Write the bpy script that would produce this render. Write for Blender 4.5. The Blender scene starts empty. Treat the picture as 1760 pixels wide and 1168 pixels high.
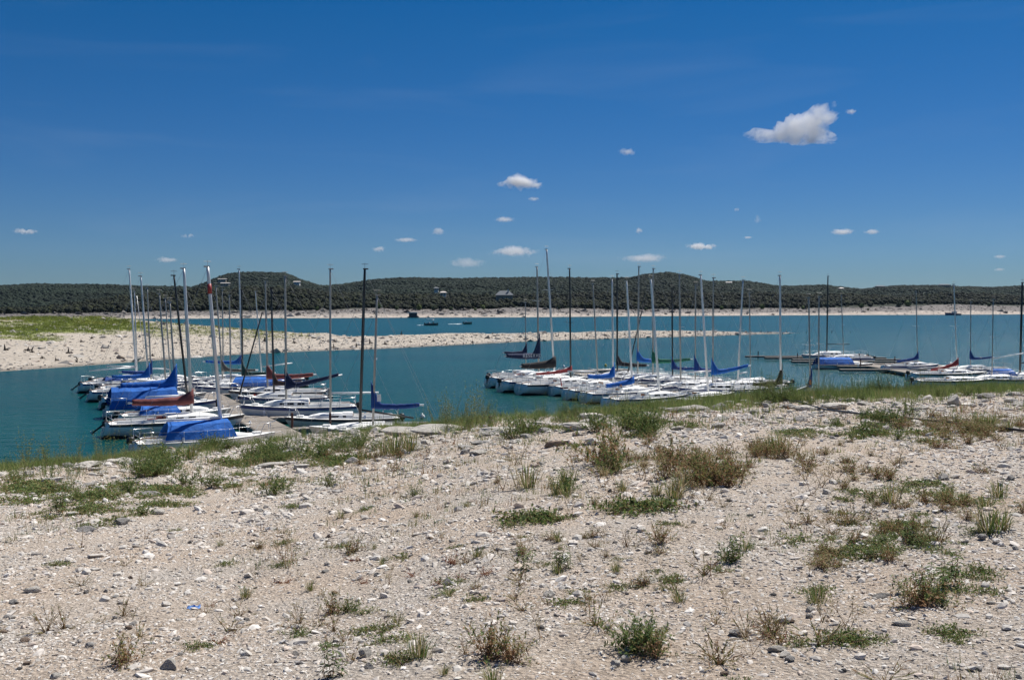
import bpy, bmesh, math, random
import numpy as np
from mathutils import Vector, Matrix, noise as mnoise

random.seed(7)
RNG = np.random.default_rng(11)
scene = bpy.context.scene
R = math.radians

# ------------------------------------------------------------------ camera
EYE = 7.5          # camera height above the lake
FPX = 1750.0       # focal length in photo pixels
ROW0, COL0 = 584.0, 880.0
PITCH = math.atan(58.0 / FPX)
cam_d = bpy.data.cameras.new('camera')
cam_d.sensor_width = 36.0
cam_d.lens = 36.0 * FPX / 1760.0
cam_d.clip_start = 0.1
cam_d.clip_end = 60000.0
cam = bpy.data.objects.new('camera', cam_d)
cam.location = (0, 0, EYE)
cam.rotation_euler = (math.pi / 2 - PITCH, 0, 0)
scene.collection.objects.link(cam)
scene.camera = cam

# ------------------------------------------------------------------ world, sun, exposure
SUN_EL, SUN_AZ = 57.0, 38.0        # azimuth measured from +Y towards +X
world = bpy.data.worlds.new('World')
scene.world = world
world.use_nodes = True
wn, wl = world.node_tree.nodes, world.node_tree.links
wn.clear()
sky = wn.new('ShaderNodeTexSky')
sky.sky_type = 'NISHITA'
sky.sun_disc = False
sky.sun_elevation = R(SUN_EL)
sky.sun_rotation = R(SUN_AZ)
sky.altitude = 200.0
sky.air_density = 1.0
sky.dust_density = 0.1
sky.ozone_density = 4.0
bg = wn.new('ShaderNodeBackground')
bg.inputs['Strength'].default_value = 0.05
wo = wn.new('ShaderNodeOutputWorld')
hsv = wn.new('ShaderNodeHueSaturation'); hsv.inputs['Saturation'].default_value = 1.45
tnt = wn.new('ShaderNodeMix'); tnt.data_type = 'RGBA'; tnt.blend_type = 'MULTIPLY'; tnt.inputs[0].default_value = 1.0
tnt.inputs[7].default_value = (0.50, 0.69, 0.895, 1)
wtc = wn.new('ShaderNodeTexCoord'); wsx = wn.new('ShaderNodeSeparateXYZ'); wl.new(wtc.outputs['Generated'], wsx.inputs[0])
wmr = wn.new('ShaderNodeMapRange'); wmr.inputs[1].default_value = 0.0; wmr.inputs[2].default_value = 0.26; wl.new(wsx.outputs['Z'], wmr.inputs[0])
wtm = wn.new('ShaderNodeMix'); wtm.data_type = 'RGBA'; wl.new(wmr.outputs[0], wtm.inputs[0])
wtm.inputs[6].default_value = (0.36, 0.565, 0.94, 1); wtm.inputs[7].default_value = (0.64, 0.76, 0.90, 1)
wl.new(wtm.outputs[2], tnt.inputs[7])
wl.new(sky.outputs[0], hsv.inputs['Color']); wl.new(hsv.outputs[0], tnt.inputs[6]); # thin high cirrus, part of the sky itself
wmp = wn.new('ShaderNodeMapping'); wmp.inputs['Scale'].default_value = (2.2, 2.2, 16.0); wmp.inputs['Rotation'].default_value = (R(4), R(-7), 0); wl.new(wtc.outputs['Generated'], wmp.inputs['Vector'])
wnz = wn.new('ShaderNodeTexNoise'); wnz.inputs['Scale'].default_value = 1.6; wnz.inputs['Detail'].default_value = 7; wnz.inputs['Distortion'].default_value = 0.6; wl.new(wmp.outputs[0], wnz.inputs['Vector'])
wcr = wn.new('ShaderNodeMapRange'); wcr.inputs[1].default_value = 0.52; wcr.inputs[2].default_value = 0.80; wcr.inputs[3].default_value = 0.0; wcr.inputs[4].default_value = 0.055; wl.new(wnz.outputs['Fac'], wcr.inputs[0])
wci = wn.new('ShaderNodeMix'); wci.data_type = 'RGBA'; wl.new(wcr.outputs[0], wci.inputs[0]); wl.new(tnt.outputs[2], wci.inputs[6]); wci.inputs[7].default_value = (8.0, 9.0, 10.5, 1)
wl.new(wci.outputs[2], bg.inputs['Color'])
wl.new(bg.outputs[0], wo.inputs['Surface'])

sun_d = bpy.data.lights.new('sun', 'SUN')
sun_d.energy = 5.0
sun_d.angle = R(0.53)
sun_d.color = (1.0, 0.955, 0.89)
sun = bpy.data.objects.new('sun', sun_d)
sdir = Vector((math.sin(R(SUN_AZ)) * math.cos(R(SUN_EL)), math.cos(R(SUN_AZ)) * math.cos(R(SUN_EL)), math.sin(R(SUN_EL))))
sun.rotation_euler = sdir.to_track_quat('Z', 'Y').to_euler()
sun.location = (0, 0, 60)
scene.collection.objects.link(sun)

scene.view_settings.view_transform = 'Standard'
scene.view_settings.look = 'None'
scene.view_settings.exposure = 0.35
scene.view_settings.gamma = 1.0
scene.view_settings.use_curve_mapping = False
scene.cycles.use_denoising = True
scene.cycles.max_bounces = 24
scene.cycles.diffuse_bounces = 4
scene.cycles.glossy_bounces = 4
scene.cycles.volume_bounces = 24
scene.cycles.transparent_max_bounces = 8
scene.cycles.sample_clamp_indirect = 4.0

COL = scene.collection

# ------------------------------------------------------------------ helpers: picture rows to places
def slope(py):
    """rise per metre of depth of the sight line through photo row py"""
    dy = ROW0 - py
    return (-FPX * math.sin(PITCH) + dy * math.cos(PITCH)) / (FPX * math.cos(PITCH) + dy * math.sin(PITCH))
slope_v = np.vectorize(slope)
def side(px, py=600.0):
    dy = ROW0 - py
    return (px - COL0) / (FPX * math.cos(PITCH) + dy * math.sin(PITCH))
def at(px, py, z=0.0):
    """the point on the level z seen at photo pixel (px, py)"""
    Y = (z - EYE) / slope(py)
    return Vector((side(px, py) * Y, Y, z))
def at_depth(px, py, Y):
    return Vector((side(px, py) * Y, Y, EYE + slope(py) * Y))

# ------------------------------------------------------------------ helpers: noise in numpy
def _hash(ix, iy, seed):
    n = (ix.astype(np.int64) * 374761393 + iy.astype(np.int64) * 668265263 + seed * 1442695041) & 0x7fffffff
    n = ((n ^ (n >> 13)) * 1274126177) & 0x7fffffff
    n = n ^ (n >> 16)
    return (n & 0xffff) / 65535.0
def vnoise(x, y, seed=0):
    x = np.asarray(x, float); y = np.asarray(y, float)
    ix = np.floor(x); iy = np.floor(y)
    fx = x - ix; fy = y - iy
    fx = fx * fx * (3 - 2 * fx); fy = fy * fy * (3 - 2 * fy)
    a = _hash(ix, iy, seed); b = _hash(ix + 1, iy, seed)
    c = _hash(ix, iy + 1, seed); d = _hash(ix + 1, iy + 1, seed)
    return (a * (1 - fx) + b * fx) * (1 - fy) + (c * (1 - fx) + d * fx) * fy
def fbm(x, y, seed=0, octs=4):
    t = 0; amp = 0.5; s = 0
    for o in range(octs):
        t = t + amp * (vnoise(x * 2 ** o, y * 2 ** o, seed + o * 17) - 0.5)
        s += amp; amp *= 0.5
    return t / s * 2          # about -1 .. 1

# ------------------------------------------------------------------ helpers: objects
def tag(o, label=None, cat=None, group=None, kind=None):
    if label: o['label'] = label
    if cat: o['category'] = cat
    if group: o['group'] = group
    if kind: o['kind'] = kind
    return o
def empty(name, loc, rz=0.0):
    o = bpy.data.objects.new(name, None)
    o.empty_display_size = 0.2
    o.location = loc; o.rotation_euler = (0, 0, rz)
    COL.objects.link(o)
    return o
def link(name, me, parent=None, loc=None, rot=None, scale=None):
    o = bpy.data.objects.new(name, me)
    COL.objects.link(o)
    if parent is not None: o.parent = parent
    if loc is not None: o.location = loc
    if rot is not None: o.rotation_euler = rot
    if scale is not None: o.scale = scale
    return o
def np_mesh(name, V, F, mats, smooth=False, midx=None, col=None):
    """V (n,3), F (m,3) or (m,4) arrays"""
    V = np.asarray(V, np.float32); F = np.asarray(F, np.int32)
    me = bpy.data.meshes.new(name)
    k = F.shape[1]
    me.vertices.add(len(V)); me.vertices.foreach_set('co', V.ravel())
    me.loops.add(F.size); me.loops.foreach_set('vertex_index', F.ravel())
    me.polygons.add(len(F))
    me.polygons.foreach_set('loop_start', np.arange(0, F.size, k, dtype=np.int32))
    me.polygons.foreach_set('loop_total', np.full(len(F), k, np.int32))
    for m in (mats if isinstance(mats, (list, tuple)) else [mats]): me.materials.append(m)
    if midx is not None: me.polygons.foreach_set('material_index', np.asarray(midx, np.int32))
    me.polygons.foreach_set('use_smooth', np.full(len(F), smooth, bool))
    if col is not None:
        a = me.attributes.new('tint', 'FLOAT_COLOR', 'POINT')
        c = np.ones((len(V), 4), np.float32); c[:, :3] = col
        a.data.foreach_set('color', c.ravel())
    me.update(calc_edges=True)
    return me
class MB:
    """collects shapes, then links them as one mesh object"""
    def __init__(s): s.v = []; s.f = []; s.m = []
    def add(s, vs, fs, m=0):
        b = len(s.v)
        s.v.extend([tuple(v) for v in vs]); s.f.extend([tuple(i + b for i in f) for f in fs]); s.m.extend([m] * len(fs))
    def box(s, c, d, m=0, rz=0.0, bev=0.0):
        cx, cy, cz = c; dx, dy, dz = d[0] / 2, d[1] / 2, d[2] / 2
        vs = []
        for z in (-dz, dz):
            for (x, y) in ((-dx, -dy), (dx, -dy), (dx, dy), (-dx, dy)):
                vs.append((cx + x * math.cos(rz) - y * math.sin(rz), cy + x * math.sin(rz) + y * math.cos(rz), cz + z))
        s.add(vs, [(3, 2, 1, 0), (4, 5, 6, 7), (0, 1, 5, 4), (1, 2, 6, 5), (2, 3, 7, 6), (3, 0, 4, 7)], m)
    def tube(s, pts, r, n=6, m=0, caps=True, flat=1.0):
        pts = [Vector(p) for p in pts]
        rs = r if isinstance(r, (list, tuple)) else [r] * len(pts)
        b = len(s.v)
        up = Vector((0, 0, 1))
        for i, p in enumerate(pts):
            d = (pts[min(i + 1, len(pts) - 1)] - pts[max(i - 1, 0)]).normalized()
            a = d.cross(up)
            if a.length < 0.05: a = d.cross(Vector((0, 1, 0)))
            a.normalize(); c = d.cross(a).normalized()
            for k in range(n):
                t = 2 * math.pi * k / n
                s.v.append(tuple(p + a * (math.cos(t) * rs[i]) + c * (math.sin(t) * rs[i] * flat)))
        for i in range(len(pts) - 1):
            for k in range(n):
                k2 = (k + 1) % n
                s.f.append((b + i * n + k, b + i * n + k2, b + (i + 1) * n + k2, b + (i + 1) * n + k)); s.m.append(m)
        if caps:
            s.f.append(tuple(b + k for k in range(n))[::-1]); s.m.append(m)
            e = b + (len(pts) - 1) * n
            s.f.append(tuple(e + k for k in range(n))); s.m.append(m)
    def loft(s, rings, m=0, closed=True, caps=True):
        n = len(rings[0]); b = len(s.v)
        for r in rings: s.v.extend([tuple(p) for p in r])
        for i in range(len(rings) - 1):
            for k in range(n if closed else n - 1):
                k2 = (k + 1) % n
                s.f.append((b + i * n + k, b + i * n + k2, b + (i + 1) * n + k2, b + (i + 1) * n + k)); s.m.append(m)
        if caps and closed:
            s.f.append(tuple(b + k for k in range(n))[::-1]); s.m.append(m)
            e = b + (len(rings) - 1) * n
            s.f.append(tuple(e + k for k in range(n))); s.m.append(m)
    def mesh(s, name, mats, smooth=False):
        me = bpy.data.meshes.new(name)
        me.from_pydata(s.v, [], s.f)
        for m in (mats if isinstance(mats, (list, tuple)) else [mats]): me.materials.append(m)
        me.polygons.foreach_set('material_index', s.m)
        me.polygons.foreach_set('use_smooth', [smooth] * len(s.f))
        bm = bmesh.new(); bm.from_mesh(me); bmesh.ops.recalc_face_normals(bm, faces=bm.faces); bm.to_mesh(me); bm.free()
        me.update()
        return me
    def build(s, name, mats, parent=None, smooth=False, **k):
        return link(name, s.mesh(name, mats, smooth), parent, **k)

# ------------------------------------------------------------------ helpers: materials
def new_mat(name):
    m = bpy.data.materials.new(name); m.use_nodes = True
    nt = m.node_tree; return m, nt, nt.nodes, nt.links, nt.nodes['Principled BSDF']
def simple_mat(name, c, rough=0.5, metal=0.0, var=0.12, scale=6.0, bump=0.0, bscale=30.0, coat=0.0, sub=0.0):
    m, nt, N, L, P = new_mat(name)
    P.inputs['Roughness'].default_value = rough
    P.inputs['Metallic'].default_value = metal
    P.inputs['Coat Weight'].default_value = coat
    tc = N.new('ShaderNodeTexCoord')
    nz = N.new('ShaderNodeTexNoise'); nz.inputs['Scale'].default_value = scale; nz.inputs['Detail'].default_value = 5
    L.new(tc.outputs['Object'], nz.inputs['Vector'])
    cr = N.new('ShaderNodeValToRGB')
    cr.color_ramp.elements[0].position = 0.3; cr.color_ramp.elements[1].position = 0.7
    cr.color_ramp.elements[0].color = [max(0, x * (1 - var)) for x in c] + [1]
    cr.color_ramp.elements[1].color = [min(1, x * (1 + var)) for x in c] + [1]
    L.new(nz.outputs['Fac'], cr.inputs['Fac']); L.new(cr.outputs['Color'], P.inputs['Base Color'])
    if bump:
        n2 = N.new('ShaderNodeTexNoise'); n2.inputs['Scale'].default_value = bscale; n2.inputs['Detail'].default_value = 4
        L.new(tc.outputs['Object'], n2.inputs['Vector'])
        b = N.new('ShaderNodeBump'); b.inputs['Strength'].default_value = bump; b.inputs['Distance'].default_value = 0.05
        L.new(n2.outputs['Fac'], b.inputs['Height']); L.new(b.outputs['Normal'], P.inputs['Normal'])
    return m
def tint_mat(name, rough=0.9, mul=1.0, translucent=0.0, noise_scale=None):
    """colour comes from the mesh's own per-piece tint"""
    m, nt, N, L, P = new_mat(name)
    P.inputs['Roughness'].default_value = rough
    P.inputs['Specular IOR Level'].default_value = 0.25
    a = N.new('ShaderNodeAttribute'); a.attribute_name = 'tint'
    src = a.outputs['Color']
    if noise_scale:
        tc = N.new('ShaderNodeTexCoord'); nz = N.new('ShaderNodeTexNoise'); nz.inputs['Scale'].default_value = noise_scale
        nz.inputs['Detail'].default_value = 4
        L.new(tc.outputs['Object'], nz.inputs['Vector'])
        mr = N.new('ShaderNodeMapRange'); mr.inputs[1].default_value = 0.25; mr.inputs[2].default_value = 0.75
        mr.inputs[3].default_value = 0.72; mr.inputs[4].default_value = 1.2
        L.new(nz.outputs['Fac'], mr.inputs[0])
        vm = N.new('ShaderNodeVectorMath'); vm.operation = 'SCALE'
        L.new(src, vm.inputs[0]); L.new(mr.outputs[0], vm.inputs['Scale']); src = vm.outputs[0]
    L.new(src, P.inputs['Base Color'])
    if translucent:
        tr = N.new('ShaderNodeBsdfTranslucent'); L.new(src, tr.inputs['Color'])
        mx = N.new('ShaderNodeMixShader'); mx.inputs[0].default_value = translucent
        L.new(P.outputs[0], mx.inputs[1]); L.new(tr.outputs[0], mx.inputs[2])
        L.new(mx.outputs[0], N['Material Output'].inputs['Surface'])
    return m

M = {}
M['gelcoat'] = simple_mat('gelcoat_white', (0.74, 0.74, 0.71), 0.32, var=0.07, scale=1.2, coat=0.2)
M['gelcoat_grey'] = simple_mat('gelcoat_grey', (0.55, 0.57, 0.57), 0.35, var=0.08, scale=1.2)
M['gelcoat_cream'] = simple_mat('gelcoat_cream', (0.70, 0.66, 0.56), 0.4, var=0.08, scale=1.2)
M['deck'] = simple_mat('deck_white', (0.78, 0.78, 0.75), 0.55, var=0.1, scale=3.0, bump=0.1)
M['stripe_red'] = simple_mat('red_band', (0.30, 0.03, 0.03), 0.5)
M['stripe_blue'] = simple_mat('blue_band', (0.03, 0.06, 0.2), 0.5)
M['stripe_dark'] = simple_mat('dark_band', (0.06, 0.06, 0.07), 0.5)
M['bottom'] = simple_mat('bottom_paint', (0.05, 0.06, 0.07), 0.8)
M['alu'] = simple_mat('mast_aluminium', (0.62, 0.63, 0.64), 0.42, metal=0.35, var=0.1, scale=2)
M['alu_dull'] = simple_mat('mast_dull_aluminium', (0.36, 0.35, 0.33), 0.55, metal=0.25, var=0.15, scale=2)
M['white_spar'] = simple_mat('white_spar_paint', (0.8, 0.8, 0.8), 0.4, var=0.04)
M['black_spar'] = simple_mat('black_spar_paint', (0.012, 0.012, 0.013), 0.4, var=0.2)
M['steel'] = simple_mat('stainless_steel', (0.6, 0.6, 0.6), 0.3, metal=0.8)
M['wire'] = simple_mat('rigging_wire', (0.30, 0.30, 0.31), 0.5, metal=0.3)
M['window'] = simple_mat('dark_window', (0.015, 0.015, 0.018), 0.15)
M['wood'] = simple_mat('varnished_wood', (0.24, 0.10, 0.04), 0.4, var=0.25, scale=9)
M['motor'] = simple_mat('outboard_black', (0.02, 0.02, 0.022), 0.4)
M['motor_grey'] = simple_mat('outboard_grey', (0.45, 0.46, 0.48), 0.4)
def fabric(name, c): return simple_mat(name, c, 0.85, var=0.22, scale=1.6, bump=0.5, bscale=7)
M['royal'] = fabric('royal_blue_canvas', (0.002, 0.105, 0.42))
M['navy'] = fabric('navy_canvas', (0.006, 0.016, 0.06))
M['blue2'] = fabric('deep_blue_canvas', (0.005, 0.045, 0.21))
M['maroon'] = fabric('faded_maroon_canvas', (0.20, 0.055, 0.05))
M['red'] = fabric('red_canvas', (0.26, 0.03, 0.03))
M['black'] = fabric('black_canvas', (0.012, 0.012, 0.014))
M['green'] = fabric('green_canvas', (0.01, 0.13, 0.075))
M['dgreen'] = fabric('dark_green_canvas', (0.008, 0.045, 0.035))
M['brown'] = fabric('brown_canvas', (0.06, 0.035, 0.03))
M['taupe'] = fabric('taupe_canvas', (0.12, 0.11, 0.09))
M['olive'] = fabric('olive_canvas', (0.035, 0.032, 0.012))
M['dock_wood'] = simple_mat('weathered_dock_wood', (0.27, 0.235, 0.195), 0.85, var=0.22, scale=3.5, bump=0.4, bscale=12)
M['dock_wood2'] = simple_mat('grey_dock_plank', (0.21, 0.185, 0.155), 0.85, var=0.25, scale=3.5, bump=0.4, bscale=12)
M['float'] = simple_mat('dock_float', (0.10, 0.10, 0.10), 0.8)
M['rust'] = simple_mat('rusty_steel', (0.13, 0.06, 0.04), 0.8, var=0.4, scale=10)
M['logo'] = simple_mat('white_lettering', (0.75, 0.75, 0.75), 0.7)
M['orange'] = simple_mat('orange_plastic', (0.7, 0.10, 0.03), 0.5)
M['yellow'] = simple_mat('yellow_plastic', (0.7, 0.5, 0.08), 0.5)

# ------------------------------------------------------------------ scatter of small meshes into ONE mesh
def merge(protos, which, pos, rz, sc, tint, tilt=None):
    """protos: list of (V,F tri); returns V,F,C of all the copies"""
    VV, FF, CC = [], [], []
    base = 0
    for p, (pv, pf) in enumerate(protos):
        idx = np.where(which == p)[0]
        if not len(idx): continue
        c, s = np.cos(rz[idx])[:, None], np.sin(rz[idx])[:, None]
        v = pv[None] * sc[idx][:, None, :]
        if tilt is not None:
            tx = tilt[idx, 0][:, None]; ty = tilt[idx, 1][:, None]
            y = v[..., 1] * np.cos(tx) - v[..., 2] * np.sin(tx); z = v[..., 1] * np.sin(tx) + v[..., 2] * np.cos(tx)
            x = v[..., 0] * np.cos(ty) + z * np.sin(ty); z = -v[..., 0] * np.sin(ty) + z * np.cos(ty)
            v = np.stack([x, y, z], -1)
        x = v[..., 0] * c - v[..., 1] * s; y = v[..., 0] * s + v[..., 1] * c
        w = np.stack([x, y, v[..., 2]], -1) + pos[idx][:, None, :]
        n = len(pv)
        f = pf[None] + (base + np.arange(len(idx)) * n)[:, None, None]
        VV.append(w.reshape(-1, 3)); FF.append(f.reshape(-1, 3)); CC.append(np.repeat(tint[idx], n, axis=0))
        base += n * len(idx)
    return np.concatenate(VV), np.concatenate(FF), np.concatenate(CC)

def rock_shape(seed, sub=1, cuts=7, rough=0.12):
    rnd = random.Random(seed)
    bm = bmesh.new(); bmesh.ops.create_icosphere(bm, subdivisions=sub, radius=1.0)
    planes = []
    for _ in range(cuts):
        n = Vector((rnd.gauss(0, 1), rnd.gauss(0, 1), rnd.gauss(0, 0.8))).normalized()
        planes.append((n, rnd.uniform(0.42, 0.85)))
    off = Vector((rnd.random() * 50, rnd.random() * 50, rnd.random() * 50))
    for v in bm.verts:
        for n, d in planes:
            t = v.co.dot(n)
            if t > d: v.co -= n * (t - d)
        v.co += v.co.normalized() * mnoise.noise(v.co * 2.1 + off) * rough
    bmesh.ops.triangulate(bm, faces=bm.faces)
    bm.verts.ensure_lookup_table()
    V = np.array([v.co[:] for v in bm.verts]); F = np.array([[v.index for v in f.verts] for f in bm.faces])
    bm.free()
    return V, F
PEBBLES = [rock_shape(s, 1, 6, 0.1) for s in range(10)]
PEBBLE_SMALL = []
for s in range(6):      # twelve corners, twenty faces
    PEBBLE_SMALL.append(rock_shape(100 + s, 1, 5, 0.22) if s < 2 else rock_shape(100 + s, 1, 8, 0.15))
for k in range(6):
    rnd = random.Random(k); bm = bmesh.new()
    for _ in range(9): bm.verts.new((rnd.gauss(0, 0.6), rnd.gauss(0, 0.6), rnd.gauss(0, 0.5)))
    bmesh.ops.convex_hull(bm, input=bm.verts)
    loose = [v for v in bm.verts if not v.link_faces]; bmesh.ops.delete(bm, geom=loose, context='VERTS')
    bmesh.ops.triangulate(bm, faces=bm.faces); bmesh.ops.recalc_face_normals(bm, faces=bm.faces)
    bm.verts.ensure_lookup_table(); bm.verts.index_update()
    PEBBLE_SMALL[k] = (np.array([v.co[:] for v in bm.verts]), np.array([[v.index for v in f.verts] for f in bm.faces]))
    bm.free()

# ================================================================== THE LAND UNDERFOOT
GX = [-900, -200, 0, 100, 200, 300, 400, 480, 560, 650, 700, 760, 850, 950, 1000, 1100, 1200, 1300, 1500, 1760, 2400, 3200]
GROW = [840, 815, 800, 793, 783, 775, 764, 752, 742, 733, 732, 730, 717, 711, 706, 697, 689, 682, 672, 664, 655, 650]
GDEP = [24, 25, 26, 27, 29, 32, 35, 37, 37, 35, 32, 28, 27, 27, 27, 28, 28, 28, 29, 30, 31, 31]
GFALL = [.3, .3, .3, .3, .27, .2, .16, .145, .145, .16, .24, .35, .35, .35, .35, .35, .35, .35, .35, .35, .35, .35]
GZ0 = 5.9
def ground_z(X, Y, fine=True):
    X = np.asarray(X, float); Y = np.asarray(Y, float)
    px = COL0 + FPX * X / np.maximum(Y, 7.0)
    row = np.interp(px, GX, GROW); Yc = np.interp(px, GX, GDEP); fall = np.interp(px, GX, GFALL)
    Yc = Yc + 1.2 * fbm(X / 2.5 + 4, Y / 9, 5, 2)
    zc = EYE + Yc * slope_v(row)
    t = np.maximum(Y, 0) / Yc
    z_a = GZ0 + (zc - GZ0) * t
    z_b = zc - fall * (Y - Yc)
    z = np.minimum(z_a, z_b)
    k = np.clip(1 - np.abs(Y - Yc) / 3.0, 0, 1)
    z = z - 0.08 * k
    z = z + 0.06 * fbm(X / 2.2, Y / 2.2, 1, 3) * np.clip((Y + 4) / 8, 0.3, 1)
    # low broken ledges of rock along the bank
    led = np.clip((Y - Yc + 6) / 6, 0, 1) * np.clip((Yc + 6 - Y) / 5, 0, 1)
    q = fbm(X / 1.6, Y / 1.1, 9, 3)
    z = z + led * 0.10 * np.round(q * 2.5) / 2.5
    if fine:
        z = z + 0.022 * fbm(X / 0.35, Y / 0.35, 2, 3) + 0.006 * fbm(X / 0.08, Y / 0.08, 3, 2)
    return np.maximum(z, -1.6)
YS = np.geomspace(3.6, 62, 900)
def ground_hit(px, py):
    """where the sight line through the pixel first meets the land, or None"""
    X = side(px, py) * YS; zl = EYE + slope(py) * YS
    g = ground_z(X, YS, False)
    k = np.where(g >= zl)[0]
    if not len(k): return None
    i = k[0]
    return Vector((X[i], YS[i], float(ground_z(X[i], YS[i]))))

def grid_faces(nr, nc):
    i = np.arange(nr - 1)[:, None] * nc + np.arange(nc - 1)[None]
    return np.stack([i, i + 1, i + nc + 1, i + nc], -1).reshape(-1, 4)

def build_ground():
    rows = np.concatenate([np.linspace(-14, 2.8, 50), np.geomspace(3.0, 66, 560)])
    us = np.linspace(-1.0, 1.0, 620)
    U, Yg = np.meshgrid(us, rows)
    X = U * (np.maximum(Yg, 0) + 14 - np.clip(Yg / 10, 0, 1) * 11)
    Z = ground_z(X, Yg)
    m, nt, N, L, P = new_mat('dry_limestone_ground')
    P.inputs['Roughness'].default_value = 0.95; P.inputs['Specular IOR Level'].default_value = 0.15
    tc = N.new('ShaderNodeTexCoord')
    def nz(scale, det=6, rough=0.6):
        n = N.new('ShaderNodeTexNoise'); n.inputs['Scale'].default_value = scale; n.inputs['Detail'].default_value = det
        n.inputs['Roughness'].default_value = rough; L.new(tc.outputs['Object'], n.inputs['Vector']); return n
    def ramp(src, *els):
        r = N.new('ShaderNodeValToRGB'); e = r.color_ramp.elements
        while len(e) < len(els): e.new(0.5)
        for k, (p, c) in enumerate(els): e[k].position = p; e[k].color = (*c, 1)
        L.new(src, r.inputs['Fac']); return r
    a = ramp(nz(0.55).outputs['Fac'], (0.35, (0.58, 0.485, 0.39)), (0.5, (0.585, 0.515, 0.435)), (0.68, (0.57, 0.53, 0.475)))
    b = ramp(nz(26, 8, 0.75).outputs['Fac'], (0.30, (0.42, 0.40, 0.37)), (0.45, (0.80, 0.78, 0.76)), (0.6, (1.0, 1.0, 1.0)), (0.72, (1.18, 1.2, 1.2)))
    mx = N.new('ShaderNodeMix'); mx.data_type = 'RGBA'; mx.blend_type = 'MULTIPLY'; mx.inputs[0].default_value = 0.9
    L.new(a.outputs[0], mx.inputs[6]); L.new(b.outputs[0], mx.inputs[7])
    vo = N.new('ShaderNodeTexVoronoi'); vo.inputs['Scale'].default_value = 38; L.new(tc.outputs['Object'], vo.inputs['Vector'])
    vr = ramp(vo.outputs['Color'], (0.2, (0.78, 0.76, 0.74)), (0.8, (1.15, 1.13, 1.12)))
    mx2 = N.new('ShaderNodeMix'); mx2.data_type = 'RGBA'; mx2.blend_type = 'MULTIPLY'; mx2.inputs[0].default_value = 0.8
    L.new(mx.outputs[2], mx2.inputs[6]); L.new(vr.outputs[0], mx2.inputs[7])
    L.new(mx2.outputs[2], P.inputs['Base Color'])
    h = N.new('ShaderNodeMath'); h.operation = 'ADD'
    L.new(nz(45, 6, 0.8).outputs['Fac'], h.inputs[0]); L.new(vo.outputs['Distance'], h.inputs[1])
    bp = N.new('ShaderNodeBump'); bp.inputs['Strength'].default_value = 0.9; bp.inputs['Distance'].default_value = 0.03
    L.new(h.outputs[0], bp.inputs['Height']); L.new(bp.outputs['Normal'], P.inputs['Normal'])
    me = np_mesh('ground', np.stack([X, Yg, Z], -1).reshape(-1, 3), grid_faces(len(rows), len(us)), m, smooth=True)
    tag(link('ground', me), kind='structure')
build_ground()

def stone_tints(n, rng=RNG):
    base = np.array([[0.66, 0.61, 0.55], [0.58, 0.55, 0.50], [0.74, 0.71, 0.66], [0.46, 0.43, 0.39], [0.60, 0.50, 0.42], [0.28, 0.26, 0.24]])
    w = rng.choice(len(base), n, p=[.32, .24, .16, .13, .12, .03])
    return (base[w] * .8 + np.array([.56, .51, .45]) * .2) * rng.uniform(0.86, 1.06, (n, 1))
M['stones'] = tint_mat('loose_stones', 0.92, noise_scale=40)

def build_gravel():
    n = 400000
    Y = np.exp(RNG.uniform(np.log(3.6), np.log(44), n)); u = RNG.uniform(-0.78, 0.78, n)
    X = u * (Y + 1.5)
    dens = 0.5 + 0.75 * fbm(X / 1.6 + 9, Y / 1.3, 21, 3) + 0.25 * fbm(X / 0.5, Y / 0.4, 22, 2) + 0.10 * (X / np.maximum(Y, 1) > 0.28)
    keep = RNG.random(n) < np.clip(dens, 0.2, 1)
    X, Y = X[keep], Y[keep]; n = len(X)
    k = np.minimum(0.0010 * (1 - RNG.random(n)) ** (-0.30), 0.0065)
    s = np.clip(k * (Y + 1) , 0.004, 0.16)
    z = ground_z(X, Y)
    ok = z > -0.1
    X, Y, z, s = X[ok], Y[ok], z[ok], s[ok]; n = len(X)
    sc = np.stack([s * RNG.uniform(0.8, 1.5, n), s * RNG.uniform(0.6, 1.1, n), s * RNG.uniform(0.22, 0.6, n)], -1)
    big = s > np.quantile(s / (Y + 1), 0.9) * (Y + 1)
    which = np.where(big, RNG.integers(6, 16, n), RNG.integers(0, 6, n))
    pos = np.stack([X, Y, z + sc[:, 2] * 0.25], -1)
    V, F, C = merge(PEBBLE_SMALL + PEBBLES, which, pos, RNG.uniform(0, 6.28, n), sc, stone_tints(n), RNG.normal(0, 0.25, (n, 2)))
    o = link('gravel', np_mesh('gravel', V, F, M['stones'], col=C))
    tag(o, 'pale limestone gravel and chips scattered over the whole foreground bank', 'gravel', kind='stuff')
build_gravel()

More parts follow.
